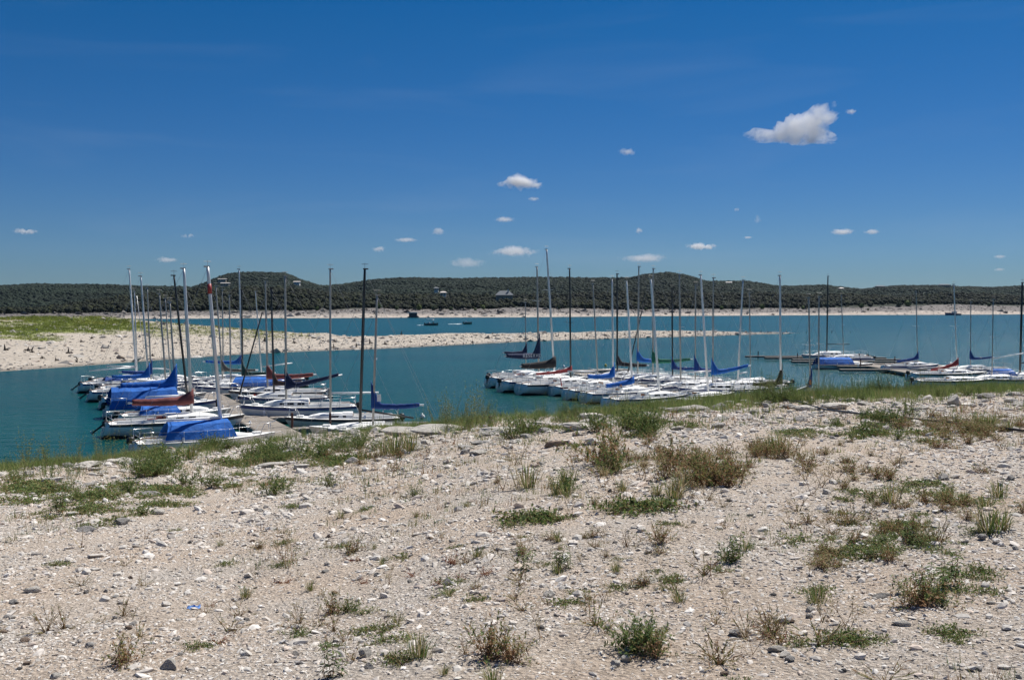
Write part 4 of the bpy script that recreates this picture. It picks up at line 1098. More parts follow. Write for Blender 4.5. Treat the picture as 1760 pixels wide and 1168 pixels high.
def sailboat(mx, my, tx, ty, side_, label, L=7.3, mast='alu', cover=None, ccol=None, tarp=None, hull='white', band='stripe_blue', cab=.34, wins=((.46, .52), (.55, .61)),
             boom=None, bl=.40, bz=1.15, rise=.12, peak=.9, mr=.075, spread_at=.5, motor=True, tilt_motor=False, heading=None, rails=True, redband=False, lettering=None, extras=None,
             nomast=False, fat=.13, h=.76, mdepth=None, droop=0.0, spreads=1):
    B = .34 * L
    p = at(mx, my, h + .05)
    hd = heading if heading is not None else {'L': R(30), 'R': R(188)}[side_]
    o = empty('sailboat', (p.x, p.y, 0), hd)
    tag(o, label, 'sailboat', 'sailboats moored at the docks')
    key = (round(L, 2), h, cab)
    link('hull', cached(('hull', key, hull, band), lambda: hull_mesh(L, B, h, hull, band)), o)
    link('deck', cached(('deck', key), lambda: deck_mesh(L, B, h)), o)
    if cab:
        c = link('cabin', cached(('cab', key), lambda: cabin_mesh(L, B, h, cab)), o)
        for k, me in enumerate(cached(('win', key, wins), lambda: window_meshes(L, B, h, cab, wins))): link('window', me, c)
        b = MB(); hb, sh, X = hull_fn(L, B, h)
        def hatch():
            b = MB(); b.box((X(.404), 0, h + .02), (.04, .5, .5), 0); b.box((X(.45), 0, h + cab * 1.12 + .02), (.62, .62, .05), 1); return b.mesh('hatch', [M['wood'], M['deck']])
        link('hatch', cached(('hatch', key), hatch), c)
    for nm_, me_ in cached(('fit', key), lambda: clutter_mesh(L, B, h, 1)): link(nm_, me_, o)
    link('rudder', cached(('rud', key), lambda: rudder_mesh(L, B, h)), o)
    if rails:
        link('pulpit', cached(('pul', key), lambda: pulpit_mesh(L, B, h)), o)
        link('pushpit', cached(('pus', key), lambda: pushpit_mesh(L, B, h)), o)
        if L > 7: link('lifeline', cached(('lif', key), lambda: lifeline_mesh(L, B, h)), o)
    if motor:
        q = link('outboard_motor', cached('motor', motor_mesh), o, loc=(-.60 * L - .18, .42, h - .10), rot=(0, R(55) if tilt_motor else R(4), 0))
        b = None
    zd = h + (cab if cab else .05)
    if not nomast:
        # mast top in the world: same depth as its foot
        T = at_depth(tx, ty, p.y)
        dx, H = T.x - p.x, T.z
        lean = Vector((dx * math.cos(-hd), dx * math.sin(-hd), 0))        # world x offset in boat space
        def pt(z): f = (z - zd) / (H - zd); return (lean.x * f, lean.y * f, z)
        b = MB(); b.tube([pt(zd - .02), pt(zd + (H - zd) * .6), pt(H - .5), pt(H)], [mr, mr, mr * .85, mr * .7], 10, flat=1.0)
        if redband: pass
        mo = b.build('mast', M[{'alu': 'alu', 'dull': 'alu_dull', 'black': 'black_spar', 'white': 'white_spar'}[mast]], o, smooth=True)
        if redband:
            b = MB(); b.tube([pt(zd + (H - zd) * .84), pt(zd + (H - zd) * .90)], [mr * 1.12, mr * 1.08], 10); b.build('red_band', M['stripe_red'], mo, smooth=True)
        for q in range(spreads):
            f = zd + (H - zd) * ((q + 1) / (spreads + 1)) * 1.02
            b = MB(); c0 = pt(f)
            for s_ in (-1, 1): b.tube([c0, (c0[0] - .12, c0[1] + s_ * B * .30, c0[2] + .05)], [.022, .014], 5)
            b.build('spreader', M['alu' if mast != 'black' else 'black_spar'], mo)
        b = MB(); c0 = pt(H)
        b.box((c0[0] - .05, c0[1], c0[2] + .03), (.30, .07, .07)); b.tube([c0, (c0[0], c0[1], c0[2] + .38)], .008, 4); b.tube([(c0[0] - .2, c0[1], c0[2] + .30), (c0[0] + .18, c0[1], c0[2] + .30)], .012, 4)
        b.build('masthead_fitting', M['alu_dull' if mast != 'black' else 'black_spar'], mo)
        stays = [((.395 * L, 0, h * 1.15), pt(zd + (H - zd) * .88)), ((-.595 * L, 0, h + .05), pt(H)), ((-.05, B * .46, h), pt(zd + (H - zd) * .88)), ((-.05, -B * .46, h), pt(zd + (H - zd) * .88))]
        for (a, c) in stays:
            b = MB(); b.tube([a, c], .0065, 4, caps=False); b.build('stay', M['wire'], o)
        zb = h + bz
        if boom != 'none':
            b = MB(); b.tube([(-.08, 0, zb), (-bl * L - .15, 0, zb + rise)], .055, 8)
            b.build('boom', M[{'white': 'white_spar', 'black': 'black_spar'}.get(boom, 'alu')], o, smooth=True)
        if cover:
            co = link('sail_cover', cover_mesh(L, zb, bl * L, rise, peak, cover, int(mx), fat, droop), o)
            if lettering:
                cu = bpy.data.curves.new('lettering', 'FONT'); cu.body = lettering; cu.size = .46; cu.extrude = .003; cu.align_x = 'CENTER'; cu.space_character = 1.15
                tmp = bpy.data.objects.new('tmp', cu); COL.objects.link(tmp)
                dg = bpy.context.evaluated_depsgraph_get(); me = bpy.data.meshes.new_from_object(tmp.evaluated_get(dg))
                bpy.data.objects.remove(tmp); me.materials.clear(); me.materials.append(M['logo'])
                link('lettering', me, co, loc=(-.95, -fat * 1.30, zb - .14), rot=(R(90), 0, 0))
    if tarp:
        (xa, xb, mat, zt, sp, lo) = tarp
        link('tarp', tarp_mesh(L, B, h, h + zt, xa, xb, mat, int(mx) + 3, sp, lo), o)
    for (nm, fn, mt) in (extras or []):
        b = MB(); fn(b, L, B, h); b.build(nm, M[mt], o)
    # a line to the dock
    b = MB(); b.tube([(.39 * L, 0, h * 1.12), (.44 * L, .12, .75), (.50 * L, .2, .47)], .012, 5); b.build('mooring_line', M['white_spar'], o)
    return o

def cushion(b, L, B, h): b.box((-.30 * L, -.5, h + .14), (.5, .35, .12)); b.box((-.22 * L, .55, h + .15), (.35, .3, .14))
def bimini(b, L, B, h): b.box((-.42 * L, 0, h + .45), (.5, .8, .06))
def hatch_open(b, L, B, h): b.box((-.18 * L, -.1, h + .30), (.07, .6, .6))

# ---- left dock, boats on its left side (bows to the dock)
sailboat(381, 750, 357, 459, 'L', 'nearest sailboat of the left dock with square royal blue tarp and red banded mast', L=7.2, mast='alu', mr=.10, redband=True, tarp=(-2.75, .30, 'royal', .98, .80, .14), boom='white', bl=.44, bz=1.06, rise=0, cab=.22, wins=(), h=.62, band=None, spread_at=.5)
sailboat(330, 719, 316, 462, 'L', 'grey sided sailboat with faded maroon sail cover and thick silver mast', L=7.9, mast='alu', mr=.10, cover='maroon', bl=.44, bz=1.20, rise=-.05, peak=.35, fat=.20, band='stripe_dark', tilt_motor=True, extras=[('rust_cushion', cushion, 'maroon')])
sailboat(324, 707, 299, 474, 'L', 'black masted sailboat squeezed between the maroon and the big blue cover', L=6.8, mast='black', mr=.07, boom='white', bl=.36, bz=1.10, rise=-.02, tarp=(-2.9, -.9, 'royal', .62, .9, .05), rails=False, hull='cream', band=None)
sailboat(302, 692, 292, 519, 'L', 'sailboat wrapped in a large royal blue cover hanging over its stern', L=7.4, mast='dull', mr=.06, cover='royal', bl=.50, bz=1.45, rise=-.1, peak=1.0, fat=.22, boom='white', tarp=(-4.2, -.1, 'royal', 1.30, 1.02, -.15), droop=.1)
sailboat(286, 679, 274, 505, 'L', 'white sailboat with slim silver mast just behind the big blue cover', L=7.4, mast='dull', mr=.065, boom='alu', band='stripe_dark', wins=((.47, .60),))
sailboat(256, 668, 242, 475, 'L', 'white sailboat with a white boom over a dark blue sail cover at the left end', L=7.3, mast='alu', mr=.075, cover='royal', boom='white', bl=.40, bz=1.15, rise=-.02, peak=.85, fat=.13, tilt_motor=True, extras=[('hatch_board', hatch_open, 'stripe_red')])
sailboat(260, 662, 253, 495, 'L', 'white sailboat with dull mast and tall blue mast boot at the left end', L=6.8, mast='dull', mr=.06, cover='blue2', bl=.36, peak=1.0, rails=False)
sailboat(235, 655, 222, 463, 'L', 'leftmost tall masted sailboat with bare grey boom and tilted outboard', L=7.6, mast='white', mr=.08, boom='alu', bl=.5, bz=1.3, rise=-.18, tilt_motor=True, tarp=(-2.6, -.3, 'blue2', .55, .7, .1))
sailboat(236, 650, 231, 501, 'L', 'small sailboat with short mast right beside the leftmost tall mast', L=6.4, mast='alu', mr=.055, boom='alu', rails=False, wins=((.48, .58),))
sailboat(293, 655, 284, 513, 'L', 'small white sailboat with thin mast moored near the cross dock', L=6.2, mast='dull', mr=.055, boom='white', rails=False, bl=.3)
sailboat(299, 650, 292, 521, 'L', 'farthest small sailboat by the cross dock, thin dull mast', L=6.0, mast='dull', mr=.05, boom='none', rails=False, heading=R(20))
# ---- left dock, right side (bows to the dock, sterns right)
sailboat(416, 650, 411, 463, 'L', 'far sailboat with bright blue sail cover reaching left and silver mast before the flat hill', L=7.3, mast='alu', mr=.075, cover='royal', boom='white', bl=.46, bz=1.55, rise=.1, peak=.8, heading=R(8))
sailboat(383, 658, 371, 492, 'R', 'white sailboat with taupe sail cover just right of the left dock', L=7.2, mast='dull', mr=.065, cover='taupe', bl=.40, bz=1.25, rise=-.1, peak=.75, fat=.11, wins=((.48, .62),))
sailboat(384, 650, 382, 498, 'R', 'sailboat with thin silver mast behind the taupe cover', L=6.6, mast='dull', mr=.055, boom='none', rails=False)
sailboat(397, 664, 394, 508, 'R', 'white sailboat with flat royal blue tarp over its cockpit', L=7.6, mast='dull', mr=.06, tarp=(-4.3, -.4, 'royal', .85, .9, .15), boom='alu', bz=.85, bl=.4, wins=((.46, .52), (.55, .61)))
sailboat(417, 659, 415, 498, 'R', 'black masted sailboat with dark green sail cover', L=7.0, mast='black', mr=.07, cover='dgreen', bl=.38, bz=.95, rise=0, peak=1.1)
sailboat(450, 650, 439, 501, 'R', 'sailboat with leaning thin grey mast behind the maroon cover', L=6.6, mast='alu', mr=.05, boom='alu', rails=False, rise=.3)
sailboat(460, 672, 456, 484, 'R', 'white sailboat with maroon brown sail cover rising to the right', L=7.6, mast='dull', mr=.07, cover='maroon', bl=.48, bz=1.20, rise=.12, peak=.9, fat=.15, band='stripe_dark', wins=((.46, .53), (.56, .63)), extras=[('orange_fender', lambda b, L, B, h: b.tube([(.12 * L, B * .5, h - .1), (.12 * L, B * .5, h - .5)], .11, 8), 'orange')])
sailboat(471, 682, 466, 495, 'R', 'cream sailboat with black mast and short brown sail cover', L=6.6, mast='black', mr=.075, cover='brown', bl=.32, bz=1.10, rise=.05, peak=.9, hull='grey', wins=((.47, .55),))
sailboat(492, 697, 490, 475, 'R', 'big white cruiser with three dark windows and navy sail cover angled up', L=7.6, mast='dull', mr=.075, cover='navy', bl=.46, bz=1.30, rise=.75, peak=1.05, fat=.13, h=.92, cab=.42, band='stripe_blue', wins=((.435, .50), (.525, .585), (.61, .65)))
sailboat(568, 717, 567.5, 463, 'R', 'low white sailboat with dull mast on the slip nearest the left bank', L=7.0, mast='dull', mr=.065, boom='white', bl=.40, bz=1.55, rise=.0, h=.62, cab=.30, wins=((.46, .60),), band='stripe_dark', hull='cream')
sailboat(619, 733, 627, 463, 'R', 'sailboat close to the bank with the tallest black mast of the left dock', L=7.2, mast='black', mr=.085, boom='black', bl=.40, bz=1.0, rise=-.5, h=.62, cab=.24, wins=(), hull='cream', band=None, rails=False)
sailboat(641, 737, 648, 508, 'R', 'sailboat behind the bank weeds with navy cover carrying a white patch', L=6.4, mast='dull', mr=.065, cover='blue2', bl=.42, bz=1.35, rise=.0, peak=1.25, fat=.12, h=.62, cab=.22, wins=(), rails=False,
         extras=[('cover_patch', lambda b, L, B, h: b.box((-.34, .19, h + 1.80), (.22, .02, .40)), 'logo')])
# ---- central dock, boats on its left side
sailboat(926, 645, 923, 459, 'L', 'leftmost boat of the central raft with navy lettered sail cover', L=8.6, mast='dull', mr=.085, cover='navy', bl=.42, bz=1.95, rise=.05, peak=1.9, fat=.22, lettering='RESERVE', h=.90, spreads=2, tilt_motor=False, extras=[('red_cushion', cushion, 'red')])
sailboat(904, 642, 903, 520, 'L', 'small boat behind the lettered cover with a short thin mast', L=6.4, mast='dull', mr=.045, cover='navy', bl=.40, bz=2.2, rise=0, peak=.8, rails=False)
sailboat(953, 651, 939.5, 429, 'L', 'tallest masted sailboat of all with black drooping sail cover', L=8.8, mast='alu', mr=.095, cover='black', bl=.40, bz=1.55, rise=-.25, peak=.25, fat=.24, h=.92, spreads=2, droop=.15)
sailboat(981, 656, 979, 462, 'L', 'black masted sailboat with thin brick red sail cover', motor=False, L=8.3, mast='black', mr=.075, cover='red', bl=.44, bz=1.15, rise=-.3, peak=.15, fat=.11, h=.86, band='stripe_dark')
sailboat(1028, 660, 1019, 488, 'L', 'white sailboat with open hatch and red hull band, bare boom', motor=False, L=7.4, mast='dull', mr=.065, boom='alu', band='stripe_red', extras=[('red_post', lambda b, L, B, h: b.tube([(-.5 * L, 0, h), (-.52 * L, 0, h + .7)], .05, 6), 'red')])
sailboat(1054, 666, 1052, 480, 'L', 'sailboat with royal blue sail cover and tall peak in the central raft', motor=False, L=7.3, mast='alu', mr=.075, cover='royal', bl=.36, bz=1.10, rise=-.05, peak=.85, fat=.15, extras=[('wood_hatch', hatch_open, 'wood')])
sailboat(1087, 671, 1077, 483, 'L', 'sailboat with low flat royal blue sail cover in the central raft', motor=False, L=7.4, mast='white', mr=.08, cover='royal', bl=.36, bz=.85, rise=-.35, peak=.12, fat=.17, extras=[('wood_hatch', hatch_open, 'wood')])
sailboat(1133, 680, 1118.6, 480, 'L', 'near central sailboat with white boom and dark portlights', motor=False, L=7.6, mast='white', mr=.09, boom='white', bl=.40, bz=.75, rise=-.25, wins=((.46, .53), (.57, .62)))
sailboat(1190, 690, 1186, 640, 'L', 'mastless grey daysailer closest to the central bank', L=6.0, nomast=True, hull='grey', rails=False, wins=(), cab=.25, motor=False)
sailboat(1217, 677, 1204.5, 473, 'L', 'near sailboat with bright leaning mast beside the white cruiser', L=7.0, mast='white', mr=.085, boom='white', bl=.36, bz=.5, rise=-.1, h=.6, cab=.2, wins=(), rails=False, spreads=1)
# ---- central dock, right side
sailboat(1061, 644, 1060.5, 471, 'R', 'black masted sailboat with black sail cover at the far end of the central raft', motor=False, L=7.6, mast='black', mr=.085, cover='black', bl=.40, bz=1.2, rise=-.25, peak=.9, fat=.16)
sailboat(1096, 648, 1098, 458.5, 'R', 'sailboat with blue sail cover left of the green covered one', L=7.8, mast='dull', mr=.075, cover='royal', bl=.40, bz=1.75, rise=-.25, peak=.95, fat=.15)
sailboat(1122, 650, 1122.7, 462, 'R', 'sailboat with the only bright green sail cover', L=8.0, mast='dull', mr=.075, cover='green', bl=.46, bz=1.65, rise=.15, peak=1.05, fat=.15)
sailboat(1156, 652, 1155, 496, 'R', 'sailboat with black mast and short blue mast boot in the central raft', motor=False, L=7.4, mast='black', mr=.07, cover='blue2', bl=.36, bz=1.15, rise=-.1, peak=.9, fat=.11)
sailboat(1170, 662, 1167.7, 472, 'R', 'white sailboat with dull mast and bare deck right of the black mast', L=7.4, mast='dull', mr=.075, boom='alu', wins=((.46, .54), (.57, .62)))
sailboat(1195, 660, 1195.5, 490, 'R', 'sailboat with rumpled dark blue cover just left of the rightmost cruiser', motor=False, L=7.2, mast='dull', mr=.06, cover='blue2', bl=.42, bz=1.35, rise=-.15, peak=1.05, fat=.14)
sailboat(1225, 667, 1226, 478, 'R', 'white cruiser with three windows and blue cover rising right', L=7.6, mast='dull', mr=.06, cover='royal', bl=.40, bz=1.30, rise=.55, peak=1.0, fat=.14, wins=((.435, .50), (.525, .585), (.61, .65)), h=.86, cab=.40)
sailboat(1268, 661, 1277, 482, 'R', 'sailboat with bright mast leaning right at the end of the central raft', L=6.8, mast='alu', mr=.08, boom='alu', bl=.1, bz=1.0, hull='white', rails=False)
sailboat(1290, 656, 1288, 503, 'R', 'small sailboat with thin dull mast at the right end of the central raft', L=6.0, mast='dull', mr=.05, boom='none', rails=False, h=.7)
# ---- hidden behind the bank weeds
sailboat(1342, 679, 1340.5, 474, 'L', 'sailboat behind the crest weeds with olive brown sail cover', L=7.4, mast='alu', mr=.085, cover='olive', bl=.40, bz=1.05, rise=-.05, peak=1.25, fat=.13, h=.7)
sailboat(1393, 684, 1390, 512, 'L', 'sailboat behind the crest weeds with navy cover and orange badge', L=6.4, mast='dull', mr=.06, cover='blue2', bl=.34, bz=1.0, rise=-.5, peak=1.2, fat=.10, h=.7, rails=False,
         extras=[('cover_badge', lambda b, L, B, h: b.box((-.2, -.16, h + 1.25), (.16, .02, .34)), 'orange')])
sailboat(1407, 682, 1407.6, 510, 'R', 'sailboat behind the crest weeds showing only its thin grey mast', L=6.2, mast='dull', mr=.055, boom='none', rails=False, h=.7)
# ---- right hand docks
sailboat(1421, 610, 1423, 475, 'R', 'white sailboat with black mast and bare black boom at the empty dock', L=8.8, mast='black', mr=.095, boom='black', bl=.34, bz=1.55, rise=0, heading=R(180), wins=((.46, .50), (.53, .57)), cab=.5)
sailboat(1450, 614, 1446, 508, 'R', 'small sailboat with thin mast behind the black boomed one', L=6.2, mast='dull', mr=.05, boom='none', rails=False, heading=R(180))
sailboat(1462, 625, 1462, 560, 'L', 'mastless white boat under a box shaped royal blue tarp', motor=False, L=7.2, nomast=True, tarp=(-4.2, -.2, 'royal', .85, .95, -.2), heading=R(8), rails=False, cab=.3, wins=(), band='stripe_dark', h=.55)
sailboat(1577, 627, 1574.5, 501, 'L', 'distant sailboat with blue sail cover reaching left at the right docks', motor=False, L=6.8, mast='dull', mr=.05, cover='blue2', bl=.40, bz=.9, rise=-.4, peak=.55, fat=.13, heading=R(12), rails=False)
sailboat(1645, 640, 1639.5, 489, 'L', 'white sailboat with brick red sail cover at the right docks', L=8.2, mast='alu', mr=.06, cover='red', bl=.36, bz=1.0, rise=-.65, peak=.35, fat=.14, heading=R(8), spreads=1, band='stripe_dark', wins=((.47, .60),))
sailboat(1668, 633, 1668.6, 519, 'R', 'sailboat with thin blue sail cover and short dull mast near the right edge', motor=False, L=6.8, mast='dull', mr=.05, cover='blue2', bl=.36, bz=1.15, rise=.1, peak=.95, fat=.10, heading=R(182))
sailboat(1705, 650, 1707, 515, 'R', 'low wood trimmed sailboat with bare pale boom raised to the right', L=7.6, mast='dull', mr=.05, boom='white', bl=.38, bz=1.9, rise=.5, heading=R(4) + math.pi, band='stripe_dark', hull='cream', h=.7)
sailboat(1753, 646, 1757, 486, 'R', 'black masted sailboat cut by the right edge with blue tarp on deck', L=9.0, mast='black', mr=.10, boom='black', bl=.2, bz=1.3, rise=0, heading=R(184), tarp=(1.0, 2.8, 'royal', .75, .7, .1))
sailboat(1655, 652, 1650, 560, 'L', 'long low white hull with wood trim and no mast at the right docks', L=7.6, nomast=True, heading=R(6), band='stripe_dark', hull='cream', cab=.28, wins=((.46, .60),), rails=False, h=.7)

# leaning dark spars
def spar(pa, za, pb, label, r, mat, Y=None):
    a = at(pa[0], pa[1], za); c = at_depth(pb[0], pb[1], a.y)
    b = MB(); b.tube([(0, 0, 0), tuple(c - a)], [r, r * .8], 8)
    tag(b.build('lowered_mast', M[mat], smooth=True, loc=a), label, 'spar')
spar((410, 683), .9, (451, 536), 'black spar leaning to the right across the masts of the left dock', .06, 'black_spar')
spar((1079, 640), 1.2, (1106, 522), 'black spar leaning to the right in the central raft', .06, 'black_spar')
spar((247, 600), 1.0, (235, 508), 'thin silver spar leaning left among the leftmost masts', .05, 'alu')

# buoys
for (px, py, c, lb) in [(1041, 628, 'yellow', 'small yellow mooring buoy behind the central raft'), (969, 630, 'white_spar', 'tiny white buoy left of the black central mast'),
                        (726, 716, 'white_spar', 'tiny white buoy in the water by the wispy weeds')]:
    p = at(px, py, 0.1); b = MB()
    b.loft([[(r * math.cos(t), r * math.sin(t), z) for t in [k * math.pi / 5 for k in range(10)]] for (z, r) in [(-.12, .05), (-.05, .15), (.05, .18), (.15, .15), (.22, .06), (.30, .03)]])
    tag(b.build('buoy', M[c], smooth=True, loc=(p.x, p.y, 0.05)), lb, 'buoy')

# ---- boats out on the lake
def runabout(px, py, label, ln, canopy, rz, dark, people=False, wake=True):
    p = at(px, py, 0)
    o = tag(empty('motorboat', (p.x, p.y, 0), rz), label, 'motorboat')
    b = MB(); rings = []
    for i in range(13):
        s = i / 12; w = 1.15 * (1 - max(0, (s - .45) / .55) ** 2.4) + .01; x = (s - .5) * ln; zt = .75 + .25 * s
        rings.append([(x, -w, zt), (x - .1 * s, -w * .85, .1), (x - .25 * s, 0, -.2), (x - .1 * s, w * .85, .1), (x, w, zt)])
    b.loft(rings, closed=True); b.build('hull', M[dark], o)
    b = MB(); b.box((ln * .12, 0, 1.12), (.08, 1.6, .5)); b.build('windscreen', M['window'], o)
    b = MB(); b.box((-ln * .22, 0, 1.0), (.5, 1.5, .5)); b.build('seat', M['gelcoat'], o)
    if canopy:
        b = MB(); b.box((-ln * .12, 0, 2.25), (ln * .5, 1.9, .32)); b.build('canopy', M['white_spar'], o)
        for x in (-ln * .3, ln * .06):
            for y in (-.85, .85):
                b = MB(); b.tube([(x, y, .8), (x, y, 2.2)], .03, 5); b.build('canopy_post', M['steel'], o)
    b = MB(); b.box((-ln * .5 - .15, 0, .7), (.4, .5, .7)); b.build('outboard_motor', M['motor'], o)
    if wake:
        V = []; F = []; n = 16; g = random.Random(int(px))
        for i in range(n):
            t = i / (n - 1); x = -ln * .5 - .3 - t * ln * wake; w = .5 + t * .9 + g.uniform(-.25, .25)
            V += [(x, -w, .04 + .18 * (1 - t) * g.random()), (x, 0, .10 + .25 * (1 - t) * g.random()), (x, w, .04 + .18 * (1 - t) * g.random())]
        for i in range(n - 1):
            for k in range(2): F.append((i * 3 + k, i * 3 + k + 1, i * 3 + k + 4, i * 3 + k + 3))
        tag(link('wake', np_mesh('wake', V, F, M['foam']), loc=(p.x, p.y, 0), rot=(0, 0, rz)), 'white foam wake trailing the ' + ('canopied' if canopy else 'open') + ' motorboat', 'wake')
    return o
M['hull_grey'] = simple_mat('motorboat_grey', (0.16, 0.17, 0.17), 0.4)
M['foam'] = simple_mat('wake_foam', (0.72, 0.76, 0.78), 0.9, var=0.2, scale=2)
runabout(742, 559, 'dark hulled motorboat with white canopy out on the open lake', 5.4, True, R(-12), 'hull_grey', wake=.5)
runabout(804, 557, 'low open motorboat towing a white wake on the lake', 3.6, False, R(5), 'hull_grey', wake=1.7)
# shelter barge on the far beach
S710 = at(709, 545.8, 0)
o = tag(empty('houseboat', (S710.x, S710.y + 4, 0)), 'small dark barge with a white roof drawn up on the far beach', 'barge')
b = MB(); b.box((0, 0, .35), (7, 4, .7)); b.build('hull', M['stripe_dark'], o)
b = MB(); b.box((0, 0, 1.9), (5.2, 3.2, 2.4)); b.build('cabin', M['stripe_dark'], o)
b = MB(); b.box((-.4, -.2, 3.3), (6.8, 4.2, .35)); b.build('roof', M['white_spar'], o)
S16 = at(1637, 541.5, 0)
o = tag(empty('motorboat', (S16.x, S16.y - 1, 0), R(170)), 'dark blue boat beached on the far shore at the right', 'motorboat')
b = MB(); b.loft([[((s - .5) * 13, -1.6 * (1 - s ** 3) - .02, 1.3 + s * .9), ((s - .5) * 12, 0, -.2), ((s - .5) * 13, 1.6 * (1 - s ** 3) + .02, 1.3 + s * .9)] for s in [i / 8 for i in range(9)]]); b.build('hull', M['stripe_blue'], o)
b = MB(); b.box((-1, 0, 2.4), (4, 2, 1.2)); b.build('cabin', M['gelcoat_grey'], o)

# ================================================================== WEEDS ON THE BANK
def leaf(V, F, C, m, p, d, ln, w, col, up=Vector((0, 0, 1))):
    d = d.normalized(); s = d.cross(up)
    if s.length < .1: s = Vector((1, 0, 0))
    s.normalize(); i = len(V); mid = p + d * ln * .5 + Vector((0, 0, ln * .08))
    V += [tuple(p), tuple(mid + s * w), tuple(p + d * ln), tuple(mid - s * w)]
    F += [(i, i + 1, i + 2), (i, i + 2, i + 3)]; C += [col] * 4
def stemseg(V, F, C, p, q, w, col):
    d = (q - p).normalized(); s = d.cross(Vector((.3, 1, .1))).normalized() * w; t = d.cross(s).normalized() * w
    i = len(V); V += [tuple(p + s), tuple(p - s * .5 + t), tuple(p - s * .5 - t), tuple(q)]
    F += [(i, i + 1, i + 3), (i + 1, i + 2, i + 3), (i + 2, i, i + 3)]; C += [col] * 4
GREEN = [(.12, .185, .045), (.09, .15, .04), (.16, .21, .06), (.075, .12, .04)]
SAGE = [(.19, .24, .13), (.15, .20, .11), (.22, .26, .15)]
OLIVE = [(.24, .22, .08), (.19, .20, .07), (.30, .25, .11)]
BROWN = [(.32, .19, .10), (.24, .13, .065), (.38, .26, .15)]
STRAW = [(.48, .39, .24), (.38, .30, .17), (.54, .44, .29)]
REDB = [(.22, .055, .035), (.16, .04, .03)]
